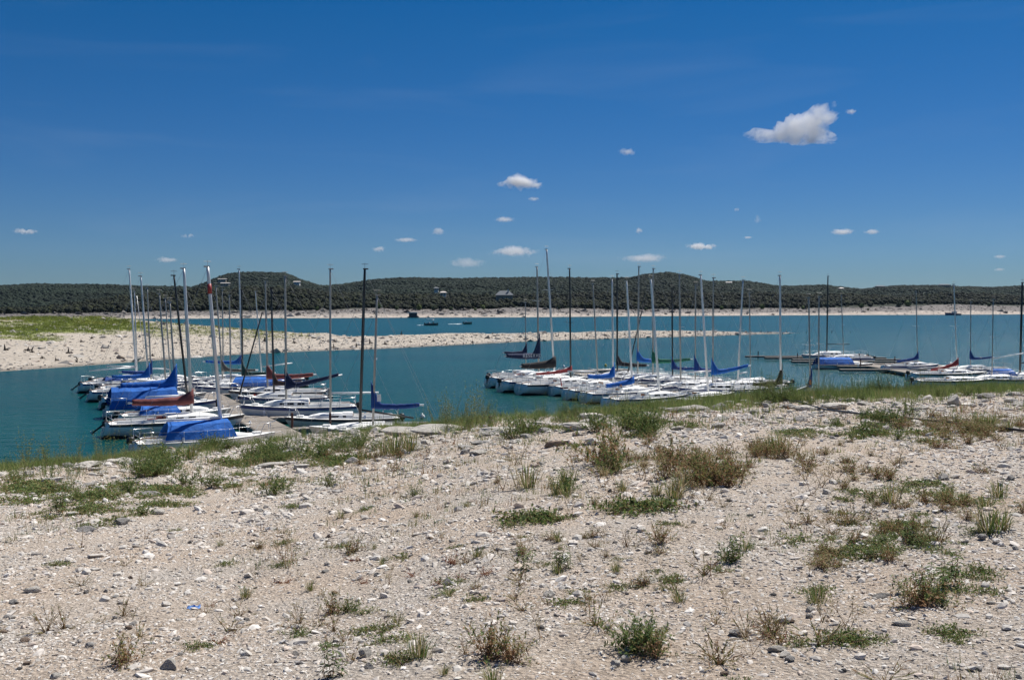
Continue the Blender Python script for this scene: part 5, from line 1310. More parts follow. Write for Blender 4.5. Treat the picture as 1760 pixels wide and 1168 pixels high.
def make_plant(kind, seed):
    g = random.Random(seed * 31 + len(kind)); V = []; F = []; C = []
    def rv(z=0.0, zs=1.0): return Vector((g.gauss(0, 1), g.gauss(0, 1), g.gauss(0, zs) + z))
    if kind == 'mat':                       # creeping ground cover, radius about 0.3
        for _ in range(30):
            a = g.uniform(0, 6.28); l = g.uniform(.12, .36); d = Vector((math.cos(a), math.sin(a), 0)); p0 = d * g.uniform(0, .04); pr = p0
            col = g.choice(BROWN if g.random() < .3 else GREEN); z = 0
            for k in range(5):
                q = p0 + d * l * (k + 1) / 5 + Vector((g.uniform(-.02, .02), g.uniform(-.02, .02), abs(g.gauss(0, .025)) + .01))
                stemseg(V, F, C, pr, q, .0035, g.choice(BROWN + OLIVE))
                for _ in range(3): leaf(V, F, C, 0, q, rv(.7), g.uniform(.022, .045), g.uniform(.006, .011), g.choice(GREEN + GREEN + OLIVE))
                pr = q
    elif kind == 'tuft':                    # bunch of narrow blades, 0.25 high
        for _ in range(75):
            a = g.uniform(0, 6.28); r = g.uniform(0, .09); p = Vector((r * math.cos(a), r * math.sin(a), 0)); h = g.uniform(.10, .27); l = g.uniform(.03, .22)
            b2 = a + g.gauss(0, .6); col = g.choice(GREEN + OLIVE + STRAW)
            m = p + Vector((math.cos(b2) * l * .4, math.sin(b2) * l * .4, h * .7)); e = p + Vector((math.cos(b2) * l, math.sin(b2) * l, h))
            w = Vector((-math.sin(b2), math.cos(b2), 0)) * .0045; i = len(V)
            V += [tuple(p - w), tuple(p + w), tuple(m + w * .8), tuple(m - w * .8), tuple(e)]; F += [(i, i + 1, i + 2), (i, i + 2, i + 3), (i + 3, i + 2, i + 4)]; C += [col] * 5
    elif kind in ('wispy', 'wispy_green'):  # tall feathery stems, 0.9 high
        pal = (GREEN[:1] + SAGE + OLIVE + [(.22, .27, .09)]) if kind == 'wispy' else GREEN + [(.19, .26, .07), (.22, .28, .09)]
        for _ in range(9):
            a = g.uniform(0, 6.28); p = Vector((math.cos(a), math.sin(a), 0)) * g.uniform(0, .12); h = g.uniform(.35, 1.0); ln = Vector((math.cos(a), math.sin(a), 0)) * g.uniform(0, .28)
            pr = p; n = 8
            for k in range(n):
                q = p + ln * ((k + 1) / n) ** 1.4 + Vector((g.gauss(0, .01), g.gauss(0, .01), h * (k + 1) / n))
                stemseg(V, F, C, pr, q, .0045, g.choice(pal))
                for _ in range(5 if k > 0 else 2):
                    d = rv(.8, .6); leaf(V, F, C, 0, q, d, g.uniform(.03, .09) * (1.2 - k / n * .6), g.uniform(.003, .008), g.choice(pal))
                pr = q
    elif kind in ('bush', 'bush_brown'):    # rounded weed, 0.35 high
        pal = GREEN + OLIVE[:1] if kind == 'bush' else GREEN[:2] + OLIVE + BROWN
        for _ in range(34):
            a = g.uniform(0, 6.28); el = g.uniform(.2, 1.45); L_ = g.uniform(.16, .38); d = Vector((math.cos(a) * math.cos(el), math.sin(a) * math.cos(el), math.sin(el) * .9))
            pr = Vector((g.gauss(0, .03), g.gauss(0, .03), 0)); n = 6; p0 = pr
            for k in range(n):
                q = p0 + d * L_ * (k + 1) / n + Vector((g.gauss(0, .008), g.gauss(0, .008), g.gauss(0, .008)))
                stemseg(V, F, C, pr, q, .0035, g.choice(BROWN if k < 3 else pal))
                if k > 0:
                    for _ in range(4): leaf(V, F, C, 0, q, rv(.3), g.uniform(.02, .05), g.uniform(.004, .009), g.choice(pal if k > 2 or kind == 'bush' else BROWN))
                pr = q
    elif kind == 'spiky':                   # stiff dry fan, 0.22 high
        for _ in range(16):
            a = g.uniform(0, 6.28); l = g.uniform(.10, .30); el = g.uniform(.15, 1.3); d = Vector((math.cos(a) * math.cos(el), math.sin(a) * math.cos(el), math.sin(el)))
            p = Vector((g.gauss(0, .015), g.gauss(0, .015), 0)); col = g.choice(BROWN + STRAW + OLIVE)
            m = p + d * l * .5 + Vector((0, 0, .01)); stemseg(V, F, C, p, m, .006, col); stemseg(V, F, C, m, p + d * l, .004, col)
            for _ in range(3): leaf(V, F, C, 0, p + d * l * g.uniform(.3, .9), d + rv() * .4, g.uniform(.03, .07), .004, g.choice(BROWN + OLIVE + GREEN[:1]))
    elif kind == 'leafy':                   # upright stems with drooping long leaves, 0.3 high
        for _ in range(5):
            a = g.uniform(0, 6.28); p0 = Vector((g.gauss(0, .05), g.gauss(0, .05), 0)); h = g.uniform(.16, .34); ln = Vector((math.cos(a), math.sin(a), 0)) * g.uniform(0, .07); pr = p0
            for k in range(7):
                q = p0 + ln * (k + 1) / 7 + Vector((0, 0, h * (k + 1) / 7)); stemseg(V, F, C, pr, q, .005, g.choice(BROWN))
                for _ in range(3):
                    b2 = g.uniform(0, 6.28); d = Vector((math.cos(b2), math.sin(b2), -.35)); leaf(V, F, C, 0, q, d, g.uniform(.05, .09), g.uniform(.007, .011), g.choice(GREEN if k > 1 else BROWN + GREEN))
                pr = q
    elif kind == 'red':                     # low reddish succulent sprigs
        for _ in range(14):
            a = g.uniform(0, 6.28); l = g.uniform(.05, .2); p0 = Vector((0, 0, 0)); d = Vector((math.cos(a), math.sin(a), g.uniform(.05, .7))); pr = p0
            for k in range(4):
                q = p0 + d * l * (k + 1) / 4; stemseg(V, F, C, pr, q, .004, g.choice(REDB))
                for _ in range(3): leaf(V, F, C, 0, q, rv(.5), g.uniform(.015, .03), .006, g.choice(REDB + BROWN))
                pr = q
    elif kind in ('twig', 'twig_tall'):     # bare branching stalks
        H = .30 if kind == 'twig' else .62
        def branch(p, d, l, w, dep):
            q = p + d * l; stemseg(V, F, C, p, q, w, g.choice(STRAW + BROWN))
            if dep:
                for _ in range(g.randint(2, 3)): branch(p + d * l * g.uniform(.4, 1), (d + rv() * .35).normalized(), l * g.uniform(.45, .75), w * .65, dep - 1)
            else:
                for _ in range(2): leaf(V, F, C, 0, q, rv(.3), .02, .004, g.choice(STRAW + OLIVE))
        for _ in range(3 if kind == 'twig' else 5): branch(Vector((g.gauss(0, .02), g.gauss(0, .02), 0)), Vector((g.gauss(0, .5), g.gauss(0, .3), 1)).normalized(), H * g.uniform(.35, .6), .005, 3)
        if kind == 'twig_tall':
            for _ in range(50): leaf(V, F, C, 0, Vector((g.gauss(0, .06), g.gauss(0, .06), g.uniform(0, .12))), rv(.5), .04, .006, g.choice(OLIVE + GREEN + BROWN))
    elif kind == 'stick':                   # a single thick dry fork
        d1 = Vector((-.75, .2, .55)).normalized(); o0 = Vector((0, 0, 0)); pr = o0
        for k in range(5):
            q = o0 + d1 * .34 * (k + 1) / 5 + Vector((0, 0, g.uniform(-.01, .01))); stemseg(V, F, C, pr, q + (q - pr) * .2, .007 - k * .001, g.choice(BROWN + STRAW)); pr = q
        stemseg(V, F, C, o0, Vector((.0, 0, .26)), .005, g.choice(BROWN)); stemseg(V, F, C, o0, Vector((.03, 0, .03)), .014, g.choice(BROWN))
    return np.array(V), np.array(F), np.array(C)
M['weed'] = tint_mat('weed_leaves', 0.75, translucent=0.3)
PLANT = {}
NVAR = {'stick': 2}
def plant_mesh(kind, k):
    k = k % NVAR.get(kind, 4)
    if (kind, k) not in PLANT:
        V, F, C = make_plant(kind, k + 1); PLANT[(kind, k)] = np_mesh('weed', V, F, M['weed'], col=C)
    return PLANT[(kind, k)]
INFO = {
 'mat': ('creeping_weed', 'low creeping green weed', 'weed', 'creeping green weeds'),
 'tuft': ('grass_tuft', 'small tuft of narrow green and straw blades', 'grass tuft', 'grass tufts'),
 'wispy': ('tall_weed', 'tall feathery pale green weed on the bank crest', 'weed', 'tall feathery weeds on the crest'),
 'wispy_green': ('green_weed', 'bright green upright weed on the bank crest', 'weed', 'tall green weeds on the crest'),
 'bush': ('leafy_weed', 'rounded green leafy weed', 'weed', 'rounded green weeds'),
 'bush_brown': ('dry_weed', 'rounded weed half green and half brown', 'weed', 'browning weeds'),
 'spiky': ('dry_weed', 'stiff brown spiky dry weed', 'weed', 'spiky dry weeds'),
 'leafy': ('leafy_weed', 'upright weed with long drooping green leaves', 'weed', 'upright leafy weeds'),
 'red': ('red_weed', 'low brick red sprig on the pale gravel', 'weed', 'red sprigs'),
 'twig': ('dry_stalk', 'bare branching straw coloured stalk', 'dry stalk', 'bare dry stalks'),
 'twig_tall': ('dry_stalk', 'tall bare stalk with a few leaves at its foot', 'dry stalk', 'tall dry stalks'),
 'stick': ('dry_stick', 'forked dry stick standing in the ground', 'stick', None)}
pr_ = random.Random(21)
def add_plant(kind, px, py, s=1.0, label=None, rz=None, zs=1.0):
    p = ground_hit(px, py)
    if p is None: return False
    nm, lb, ct, gp = INFO[kind]
    o = link(nm, plant_mesh(kind, pr_.randrange(4)), loc=(p.x, p.y, p.z - .01), rot=(pr_.uniform(-.08, .08), pr_.uniform(-.08, .08), rz if rz is not None else pr_.uniform(0, 6.28)), scale=(s, s, s * zs))
    if not label:
        row = py - crow(px)
        lb = lb.replace(' on the bank crest', '') + (', ' if row > 0 else ', ') + ('on the bank crest ' if row < 45 else 'on the upper slope ' if py < 960 else 'on the near slope ') + \
            (stretch(px, ('below the left hand boats', 'between the two rafts', 'below the central raft', 'below the right hand docks')) if row < 45 else stretch(px, ('at the left', 'left of the middle', 'right of the middle', 'at the right')))
    tag(o, label or lb, ct, None if label else gp); return True
def patch(kind, cx, cy, rx, ry, n, s0, s1, zs=1.0):
    k = t = 0
    while k < n and t < n * 20:
        t += 1
        a = pr_.uniform(0, 6.28); r = min(1.7, abs(pr_.gauss(0, .68)))
        if add_plant(kind, cx + rx * r * math.cos(a), cy + ry * r * math.sin(a), pr_.uniform(s0, s1), zs=zs): k += 1
# single weeds that stand out
for (k, px, py, s, lb) in [
 ('twig_tall', 495, 975, 0.84, 'tall dry branching weed alone left of the middle'), ('twig_tall', 470, 968, 0.43, 'smaller dry stalk leaning beside the tall branching weed'),
 ('leafy', 900, 980, 0.65, 'leafy weed with drooping leaves, left one of the middle pair'), ('leafy', 952, 978, 0.65, 'bushy drooping weed, right one of the middle pair'), ('leafy', 975, 978, 0.50, 'small brown footed leafy weed touching the middle pair'),
 ('red', 780, 968, 0.85, 'orange red sprig right of the middle on bare dust'), ('red', 372, 1105, 0.62, 'dark red sprig near the bottom left stones'),
 ('spiky', 80, 1085, 0.84, 'wide spiky green and brown weed at the bottom left'), ('spiky', 110, 1080, 0.68, 'brown fan weed joined to the wide one at the bottom left'),
 ('spiky', 140, 1008, 0.62, 'purplish spiky weed at the left'), ('spiky', 246, 1005, 0.56, 'green brown spiky weed behind the straw tuft'), ('spiky', 212, 1058, 0.62, 'straw brown upright tuft at the lower left'), ('spiky', 228, 1060, 0.43, 'small dry blades beside the straw brown tuft'),
 ('spiky', 1212, 992, 0.87, 'dry fan of brown stalks beside the flush pale rock'), ('spiky', 1022, 1075, 0.84, 'dry thorny weed behind the big green bush'), ('twig', 1040, 1030, 0.62, 'bent dry stalk above the dry thorny weed'),
 ('bush', 1100, 1122, 0.71, 'big green bush at the bottom right of the middle'), ('bush', 1080, 1118, 0.62, 'left half of the big green clump at the bottom'), ('bush_brown', 1128, 1126, 0.53, 'brown footed weed at the right of the big green clump'), ('bush', 1112, 1105, 0.50, 'upper sprays of the big green clump'),
 ('spiky', 1240, 1140, 0.87, 'straw coloured branching weed at the bottom right'), ('spiky', 1410, 1108, 0.93, 'orange brown dry stalk sprawling over the path'), ('twig', 1455, 1080, 0.68, 'curled dry stalk right of the orange brown one'),
 ('twig', 655, 1085, 0.68, 'fallen dry stalk pointing right above the bottom weeds'), ('bush_brown', 575, 1052, 0.56, 'olive weed beside the fallen dry stalk'), ('bush', 600, 1050, 0.43, 'green sprig next to the olive weed'),
 ('leafy', 575, 1160, 0.62, 'dark green leafy weed at the bottom edge'), ('bush_brown', 845, 1130, 0.74, 'grey green bushy weed at the bottom middle'), ('bush_brown', 875, 1135, 0.62, 'reddish bushy weed joined to the grey green one'), ('tuft', 720, 1130, 0.62, 'bright grass tuft at the bottom middle'),
 ('mat', 705, 1132, 0.50, 'green creeping weed under the bright tuft'), ('spiky', 690, 1138, 0.50, 'orange dry stalk over the creeping weed'), ('spiky', 510, 1090, 0.50, 'pinkish small dry weed left of the olive one'),
 ('bush_brown', 212, 1140, 0.62, 'brown and grey twiggy weed at the bottom left'), ('mat', 1412, 1018, 0.50, 'green flat weed above the rounded pale stone'), ('tuft', 1404, 1035, 0.56, 'pale olive grass tuft by the rounded pale stone'),
 ('leafy', 1630, 1008, 0.74, 'tall leafy weed with big leaves at the right'), ('leafy', 1610, 1016, 0.62, 'leafy weed left of the tall big leaved one'), ('bush_brown', 1580, 1040, 0.74, 'dark green and brown weed above the pale wedge stone'), ('bush', 1600, 1034, 0.56, 'green clump behind the pale wedge stone'),
 ('leafy', 1560, 932, 0.68, 'yellow green leafy weed in the right hand green patch'), ('twig', 1396, 850, 1.01, 'short bent dark stalk on the right slope'), ('twig', 1210, 868, 0.86, 'thin forked stalk right of the brown bush'),
 ('tuft', 1700, 915, 0.99, 'large olive grass clump at the right'), ('tuft', 1720, 910, 0.81, 'second olive grass clump touching the large one'), ('tuft', 1530, 862, 0.94, 'browning grass clump in the right middle'), ('tuft', 1340, 775, 1.36, 'green grass clump below the crest at the right'), ('tuft', 1325, 778, 1.10, 'short grass clump joined to the green one below the crest'),
 ('stick', 140, 942, 1.24, 'forked dry stick on the left slope'), ('stick', 250, 925, 0.85, 'short upright stick on the left slope'), ('leafy', 1260, 960, 0.68, 'dark leafy weed with a brown stem at the right of the middle'), ('bush', 1252, 968, 0.56, 'green weed at the foot of the dark leafy one'),
 ('bush_brown', 1135, 935, 0.62, 'orange topped weed in the stone litter'), ('bush_brown', 605, 950, 0.62, 'olive brown weed beside a snapped stem'), ('twig', 565, 950, 0.50, 'snapped upright stem next to the olive brown weed'), ('leafy', 95, 885, 1.08, 'dark thorny weed at the left with a curled tip'),
 ('tuft', 680, 780, 2.04, 'wide straw green bushy clump under the tall wispy weeds'), ('tuft', 705, 776, 1.70, 'right half of the straw green clump under the wispy weeds'), ('tuft', 660, 782, 1.53, 'left half of the straw green clump under the wispy weeds'),
 ('bush_brown', 1050, 805, 1.9, 'big brown and green bush right of the log shaped stone'), ('bush_brown', 1030, 795, 1.87, 'left part of the big brown and green bush'), ('wispy', 1060, 790, 0.77, 'reddish stems rising from the big brown bush'), ('bush', 1052, 812, 1.19, 'green foot of the big brown bush'),
 ('bush', 900, 750, 1.70, 'dark green leafy clump left of the log shaped stone'), ('bush', 880, 754, 1.36, 'left part of the dark green clump by the log shaped stone'), ('bush', 915, 742, 1.44, 'right part of the dark green clump by the log shaped stone'),
 ('bush', 470, 850, 1.30, 'sage green branching bush on the left slope'), ('bush', 485, 842, 1.01, 'upper part of the sage green branching bush'), ('bush', 567, 835, 0.86, 'pale green small bush right of the sage one'), ('twig', 405, 850, 1.30, 'dry stalk with an olive head leaning left'),
 ('twig', 890, 800, 1.53, 'tall thin stalk with a leaf tip above the gravel'), ('tuft', 905, 838, 1.44, 'olive wispy tuft in the middle gravel'), ('bush', 975, 845, 0.94, 'grey green spray in the middle gravel'), ('tuft', 960, 848, 1.01, 'brown footed tuft beside the grey green spray'),
 ('bush', 712, 852, 0.58, 'small pale sprig alone on bare ground'), ('bush', 290, 800, 2.21, 'blue green bush by the brown boulder'), ('tuft', 325, 790, 2.04, 'soft grey green clump under the nearest boat')]:
    add_plant(k, px, py, s, lb)
# crest fringe
patch('wispy', 745, 728, 90, 12, 15, .6, 1.25)
patch('wispy_green', 740, 730, 105, 9, 26, .28, .6)
patch('wispy_green', 680, 735, 30, 8, 6, .4, .7)
patch('wispy', 985, 710, 55, 8, 10, .4, .85)
patch('wispy_green', 960, 712, 60, 8, 14, .35, .7)
patch('wispy', 70, 800, 110, 8, 10, .6, 1.1)
patch('wispy', 180, 796, 60, 10, 8, .6, 1.2)
patch('wispy_green', 90, 812, 150, 16, 20, .35, .7)
patch('wispy', 1320, 686, 70, 10, 24, .45, .85)
patch('wispy_green', 1110, 704, 75, 18, 40, .25, .5)
patch('wispy_green', 1200, 694, 70, 12, 30, .22, .42)
patch('wispy_green', 1360, 684, 110, 11, 48, .3, .6)
patch('wispy', 1430, 680, 60, 8, 14, .4, .75)
patch('wispy_green', 1500, 677, 100, 10, 50, .32, .62)
patch('wispy', 1545, 672, 60, 7, 10, .35, .6)
patch('wispy_green', 1640, 671, 140, 9, 56, .28, .52); patch('bush', 1560, 678, 190, 8, 26, .5, 1.0); patch('wispy', 1500, 674, 180, 6, 22, .35, .75)
patch('wispy', 1660, 668, 110, 6, 8, .3, .5)
patch('wispy_green', 520, 752, 130, 8, 30, .3, .6)
patch('bush', 1330, 692, 70, 10, 12, .7, 1.2)
# greens on the slope
patch('mat', 60, 838, 90, 22, 16, 1.0, 1.9, zs=.7); patch('mat', 180, 855, 120, 20, 14, .9, 1.8, zs=.7); patch('mat', 280, 845, 60, 22, 12, 1.0, 1.8, zs=.7)
patch('bush', 270, 818, 80, 18, 12, .9, 1.7); patch('bush', 470, 785, 120, 16, 22, .9, 1.8); patch('mat', 450, 790, 130, 18, 16, 1.2, 2.2)
patch('bush', 590, 770, 60, 16, 8, .9, 1.6); patch('mat', 590, 795, 50, 10, 6, 1.0, 1.8); patch('bush', 390, 770, 60, 12, 10, 1.0, 1.7)
patch('mat', 1000, 735, 160, 20, 14, .8, 1.6); patch('bush', 1110, 740, 70, 22, 14, .9, 1.7); patch('bush_brown', 1140, 790, 100, 30, 14, .35, .7, zs=.8)
patch('bush_brown', 1680, 745, 110, 22, 34, .5, .9, zs=.7); patch('bush_brown', 1600, 738, 60, 20, 14, .6, 1.1, zs=.7); patch('tuft', 1700, 735, 80, 16, 12, .6, 1.0)
patch('mat', 1500, 745, 110, 22, 10, .9, 1.5); patch('bush', 1530, 730, 80, 20, 8, .7, 1.3)
patch('mat', 1500, 940, 100, 24, 16, .4, .8, zs=.7); patch('bush', 1510, 938, 70, 16, 6, .35, .6, zs=.6); patch('bush_brown', 1420, 962, 55, 14, 8, .35, .6, zs=.6)
patch('mat', 1570, 845, 90, 16, 8, .6, 1.0, zs=.7); patch('bush_brown', 1640, 870, 80, 18, 8, .4, .7, zs=.7); patch('tuft', 1620, 860, 110, 20, 6, .5, .8)
patch('mat', 940, 895, 60, 10, 5, .8, 1.3); patch('mat', 1115, 875, 40, 7, 4, .9, 1.4); patch('bush_brown', 1200, 828, 60, 20, 9, .8, 1.4)
patch('leafy', 1580, 1030, 50, 18, 4, .4, .7); patch('mat', 1690, 990, 80, 30, 6, .35, .6); patch('mat', 1160, 1000, 240, 60, 9, .25, .5)
patch('spiky', 900, 1000, 860, 150, 34, .3, .65); patch('twig', 900, 950, 860, 190, 44, .3, .7); patch('tuft', 900, 980, 860, 170, 20, .25, .5)
patch('mat', 700, 950, 640, 180, 24, .25, .55); patch('bush_brown', 1000, 920, 760, 200, 24, .2, .45, zs=.8); patch('red', 800, 1000, 800, 130, 12, .4, .9)
patch('bush_brown', 1400, 800, 340, 60, 22, .4, .8, zs=.8); patch('twig', 1200, 820, 520, 60, 16, .9, 1.5)
patch('bush_brown', 1200, 805, 130, 34, 14, .45, .9, zs=.8); patch('twig', 1120, 820, 170, 40, 12, .8, 1.3); patch('tuft', 1080, 835, 150, 30, 8, .6, 1.1)
patch('mat', 150, 880, 160, 26, 12, .7, 1.3, zs=.8); patch('bush', 130, 850, 150, 26, 9, .5, .9); patch('mat', 430, 830, 120, 26, 10, .6, 1.1, zs=.8)
patch('bush_brown', 1330, 780, 110, 24, 10, .4, .8); patch('mat', 1380, 745, 120, 20, 10, .6, 1.1, zs=.8); patch('bush_brown', 640, 790, 90, 20, 8, .5, .9)
patch('spiky', 1450, 900, 260, 60, 16, .5, .9); patch('mat', 1560, 900, 180, 50, 14, .4, .8, zs=.8); patch('bush_brown', 1540, 915, 150, 40, 10, .3, .55)
patch('mat', 660, 1100, 160, 40, 7, .3, .55); patch('spiky', 560, 1080, 160, 60, 8, .4, .7); patch('mat', 1450, 1100, 240, 50, 8, .3, .55); patch('spiky', 1330, 1090, 220, 60, 9, .45, .8)
# thin scattering nobody could count
def build_sprigs():
    n = 13000
    Y = np.exp(RNG.uniform(np.log(4), np.log(40), n)); u = RNG.uniform(-.75, .75, n); X = u * (Y + 1.5)
    px = COL0 + FPX * X / Y
    k = fbm(X / 2.2, Y / 2.0, 77, 3) + np.clip((Y - 12) / 16, 0, 1) * .9 > .28
    X, Y = X[k], Y[k]; z = ground_z(X, Y); ok = z > .05; X, Y, z = X[ok], Y[ok], z[ok]; n = len(X)
    pr = []
    for s in range(5): pr.append(blade_clump(s + 40, 8, .10, .06, .004, 1.4))
    s = RNG.uniform(.5, 1.3, n) * np.clip(Y / 12, .7, 1.8)
    pal = np.array(GREEN + OLIVE + BROWN + STRAW[1:2]); t = pal[RNG.integers(0, len(pal), n)]
    V, F, C = merge(pr, RNG.integers(0, 5, n), np.stack([X, Y, z - .005], -1), RNG.uniform(0, 6.28, n), np.stack([s, s, s], -1), t)
    tag(link('weed_sprigs', np_mesh('weed_sprigs', V, F, M['weed'], col=C)), 'tiny green and brown sprigs dotted all over the gravel', 'weeds', kind='stuff')
build_sprigs()
def build_crest_grass():
    n = 16000
    px = RNG.uniform(-60, 1840, n); row = np.interp(px, GX, GROW); Yc = np.interp(px, GX, GDEP)
    Y = Yc + RNG.normal(-.6, 1.7, n); X = (px - COL0) / FPX * Y
    w = np.interp(px, [-60, 0, 330, 420, 640, 680, 800, 870, 940, 1060, 1240, 1280, 1840], [.5, .5, .5, .25, .35, .9, .8, .2, .35, .8, .8, 1, 1])
    k = (fbm(X / 1.7, Y / 2.2, 88, 3) + w * 1.15 - .55 > RNG.uniform(-.25, .55, n)); X, Y = X[k], Y[k]; z = ground_z(X, Y); n = len(X)
    pr = [blade_clump(s + 70, 11, .26, .10, .006, .9) for s in range(5)]
    s = RNG.uniform(.5, 1.25, n) * (1 + .3 * fbm(X, Y, 89, 2))
    pal = np.array([(.20, .27, .08), (.16, .22, .06), (.24, .29, .10), (.28, .26, .12), (.13, .18, .05)]); t = pal[RNG.integers(0, 5, n)]
    V, F, C = merge(pr, RNG.integers(0, 5, n), np.stack([X, Y, z - .01], -1), RNG.uniform(0, 6.28, n), np.stack([s, s, s], -1), t)
    tag(link('crest_grass', np_mesh('crest_grass', V, F, M['weed'], col=C)), 'fine bright green grass fringing the top of the bank before the water', 'grass', kind='stuff')
build_crest_grass()

# short wooden stump on the ledge, the black cable, the blue litter
p = ground_hit(843, 731)
b = MB(); b.tube([(0, 0, -.05), (.01, 0, .12), (.0, .01, .22)], [.09, .08, .075], 9); b.box((0.02, 0, .225), (.07, .06, .02))
tag(b.build('wooden_post', M['wood_grey'] if 'wood_grey' in M else M['dock_wood'], loc=p), 'short sawn wooden post stub on the white ledge', 'post')
pts = []
for (px, py) in [(1345, 690), (1372, 694), (1395, 701), (1420, 708), (1450, 712), (1485, 716), (1518, 720), (1560, 724), (1603, 729), (1680, 736), (1762, 745), (1830, 752)]:
    q = ground_hit(px, py)
    if q is not None: pts.append((q.x, q.y, q.z + .05))
b = MB(); b.tube(pts, .022, 6)
tag(b.build('cable', M['black_spar'], smooth=True), 'long black cable lying along the bank at the right', 'cable')
p = ground_hit(333, 1044)
g = random.Random(3); V = []; F = []; n = 9
for i in range(n):
    for k in range(6):
        V.append(((i / (n - 1) - .5) * .10, (k / 5 - .5) * .055 + g.uniform(-.004, .004), .008 + g.random() * .018 + .01 * math.sin(i * 1.3) * math.sin(k)))
for i in range(n - 1):
    for k in range(5): F.append((i * 6 + k, i * 6 + k + 1, (i + 1) * 6 + k + 1, (i + 1) * 6 + k))
M['wrapper'] = simple_mat('blue_plastic_film', (0.16, 0.30, 0.62), 0.2, var=0.4, scale=40, coat=.5)
tag(link('plastic_wrapper', np_mesh('plastic_wrapper', V, F, M['wrapper']), loc=p, rot=(0, 0, .2)), 'crumpled light blue plastic wrapper on the gravel at the lower left', 'litter')

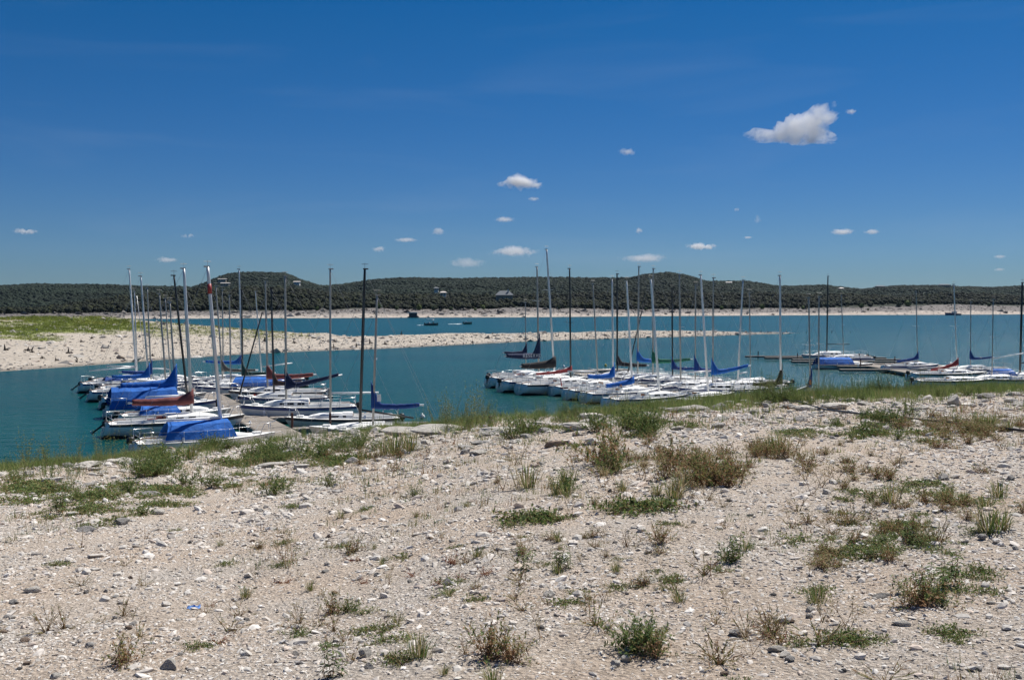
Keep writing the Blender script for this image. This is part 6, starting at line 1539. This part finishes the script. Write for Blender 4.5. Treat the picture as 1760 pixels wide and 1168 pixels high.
# ================================================================== CLOUDS
BIG = [(-.85, -.10, .14), (-.68, -.06, .17), (-.48, -.08, .17), (-.25, -.02, .20), (-.05, .0, .28), (.2, .08, .36), (.42, .16, .34), (.60, .36, .26), (.72, .42, .20), (.5, -.12, .30), (.70, -.14, .22), (.25, -.16, .26)]
def cloud(px, py, w, h, label, dens=1.0, blobs=None, seed=0, sub=6):
    elev = math.atan(slope(py)); D = min(14000, max(5200, 1100 / math.tan(max(elev, .02))))
    c = at_depth(px, py, D); m_ = D / FPX
    k_ = 1.0 if blobs is BIG else 1.3
    W, Hh = w * m_ / 2 * k_, h * m_ / 2 * k_
    g = random.Random(seed + int(px))
    if blobs is None:
        blobs = []
        for _ in range(8):
            x = g.uniform(-.75, .75); blobs.append((x, g.uniform(-.1, .1), g.uniform(.25, .45) * (1.15 - abs(x)) + .08))
    bm = bmesh.new(); bmesh.ops.create_icosphere(bm, subdivisions=sub, radius=1.0)
    # union of puffs, seen from its middle (units: half width)
    S = [(Vector((bx, g.uniform(-.12, .12), bz)), r) for (bx, bz, r) in blobs]
    V = np.array([v.co[:] for v in bm.verts]); F = np.array([[v.index for v in f.verts] for f in bm.faces]); bm.free()
    off = g.uniform(0, 100)
    rad = np.full(len(V), .02)
    for (cc, r) in S:
        cv = np.array(cc); bq = V @ cv; disc = bq * bq - (cv @ cv - r * r); ok = disc > 0
        t = np.where(ok, bq + np.sqrt(np.maximum(disc, 0)), 0); rad = np.maximum(rad, t)
    P = V * rad[:, None]
    lo = P[:, 2].min(); hi = P[:, 2].max(); hw = np.abs(P[:, 0]).max()
    out = []
    for p_ in P:
        v = Vector(p_); q = v * 3.0 + Vector((off, off, off))
        d = mnoise.fractal(q * 1.3, .75, 2.1, 6) * .20 + mnoise.noise(q * .6) * .10
        v = v * (1 + d * 1.2) + v.normalized() * d * .12
        flat = lo * .8
        if v.z < flat * .55: v.z = flat * .55 + (v.z - flat * .55) * .25
        out.append(v[:])
    P = np.array(out); P[:, 0] *= W / np.abs(P[:, 0]).max(); zc = (P[:, 2].max() + P[:, 2].min()) / 2
    P[:, 2] = (P[:, 2] - zc) * 2 * Hh / (P[:, 2].max() - P[:, 2].min()); P[:, 1] *= W * .7
    key = 'cloud_vapour'
    m = bpy.data.materials.new(key); m.use_nodes = True; N, L = m.node_tree.nodes, m.node_tree.links; N.clear()
    v = N.new('ShaderNodeVolumePrincipled'); v.inputs['Color'].default_value = (.998, .998, .998, 1)
    v.inputs['Anisotropy'].default_value = 0.0
    tc = N.new('ShaderNodeTexCoord'); mp = N.new('ShaderNodeMapping'); mp.inputs['Scale'].default_value = (1 / W, 1 / (W * .7), 1 / Hh)
    L.new(tc.outputs['Object'], mp.inputs['Vector'])
    ln = N.new('ShaderNodeVectorMath'); ln.operation = 'LENGTH'; L.new(mp.outputs[0], ln.inputs[0])
    nz = N.new('ShaderNodeTexNoise'); nz.inputs['Scale'].default_value = 2.6 / Hh * (1.0 if blobs is BIG else .55); nz.inputs['Detail'].default_value = 5; nz.inputs['Roughness'].default_value = .62
    of = N.new('ShaderNodeVectorMath'); of.operation = 'ADD'; of.inputs[1].default_value = (off * 900, 0, 0); L.new(tc.outputs['Object'], of.inputs[0]); L.new(of.outputs[0], nz.inputs['Vector'])
    ml = N.new('ShaderNodeMath'); ml.operation = 'MULTIPLY_ADD'; ml.inputs[1].default_value = -0.25 if blobs is BIG else -0.55; ml.inputs[2].default_value = 0.0; L.new(ln.outputs['Value'], ml.inputs[0])
    ad = N.new('ShaderNodeMath'); ad.operation = 'ADD'; L.new(ml.outputs[0], ad.inputs[0]); L.new(nz.outputs['Fac'], ad.inputs[1])
    mr = N.new('ShaderNodeMapRange'); mr.inputs[1].default_value = .16 if blobs is BIG else .12; mr.inputs[2].default_value = .36 if blobs is BIG else .46
    mr.inputs[3].default_value = 0.0; mr.inputs[4].default_value = dens * (1.8 if blobs is BIG else 1.5) / Hh; L.new(ad.outputs[0], mr.inputs[0]); L.new(mr.outputs[0], v.inputs['Density'])
    o = N.new('ShaderNodeOutputMaterial'); L.new(v.outputs[0], o.inputs['Volume'])
    tag(link('cloud', np_mesh('cloud', P, F, m, smooth=True), loc=c), label, 'cloud')
cloud(1358, 211, 172, 76, 'largest white cumulus cloud, high at the right', 1.1, BIG)
cloud(1463, 192, 22, 10, 'tiny wisp just right of the largest cloud', .5)
cloud(898, 312, 88, 28, 'pointed white cloud high above the middle boats', 1.7, [(-.6, -.1, .28), (-.3, 0, .3), (-.1, .12, .34), (.2, -.02, .3), (.55, -.08, .22), (.85, -.1, .12)])
cloud(917, 342, 22, 8, 'tiny wisp below the pointed cloud', .5)
cloud(867, 377, 38, 11, 'small flat cloud left above the central masts', .5)
cloud(1078, 261, 32, 14, 'thin slanting wisp left of the largest cloud', .5)
cloud(754, 397, 28, 14, 'small puffy cloud left of the middle', .6)
cloud(651, 428, 26, 11, 'small round cloud above the black left mast', .55)
cloud(697, 412, 44, 9, 'pair of faint wisps left of the middle', .35)
cloud(880, 431, 92, 20, 'long low white cloud near the tallest mast', .6)
cloud(802, 451, 70, 20, 'faint lumpy cloud low over the left central hill', .28)
cloud(1105, 443, 84, 17, 'pinkish low cloud above the summit hill', .42)
cloud(1206, 423, 58, 14, 'bright low cloud right of the summit hill', 1.0)
cloud(1098, 396, 15, 11, 'small puff above the pinkish low cloud', .8)
cloud(1302, 376, 14, 16, 'tiny upright wisp right of the middle', .4)
cloud(1266, 360, 12, 7, 'tiny dot of cloud below the largest cloud', .4)
cloud(1286, 408, 18, 5, 'thin short streak of cloud right of the middle', .4)
cloud(1448, 398, 46, 12, 'flat white cloud at the right', .7)
cloud(1499, 398, 32, 10, 'fainter wisp beside the flat cloud at the right', .5)
cloud(45, 397, 46, 12, 'flat white cloud at the far left', .55)
cloud(287, 446, 44, 11, 'pale low cloud above the leftmost masts', .35)
cloud(322, 405, 24, 11, 'small faint cloud above the pale low one at the left', .5)
cloud(1718, 441, 26, 8, 'faint speck of cloud near the right edge', .3)
cloud(1718, 463, 22, 7, 'faintest low wisp near the right edge', .3)
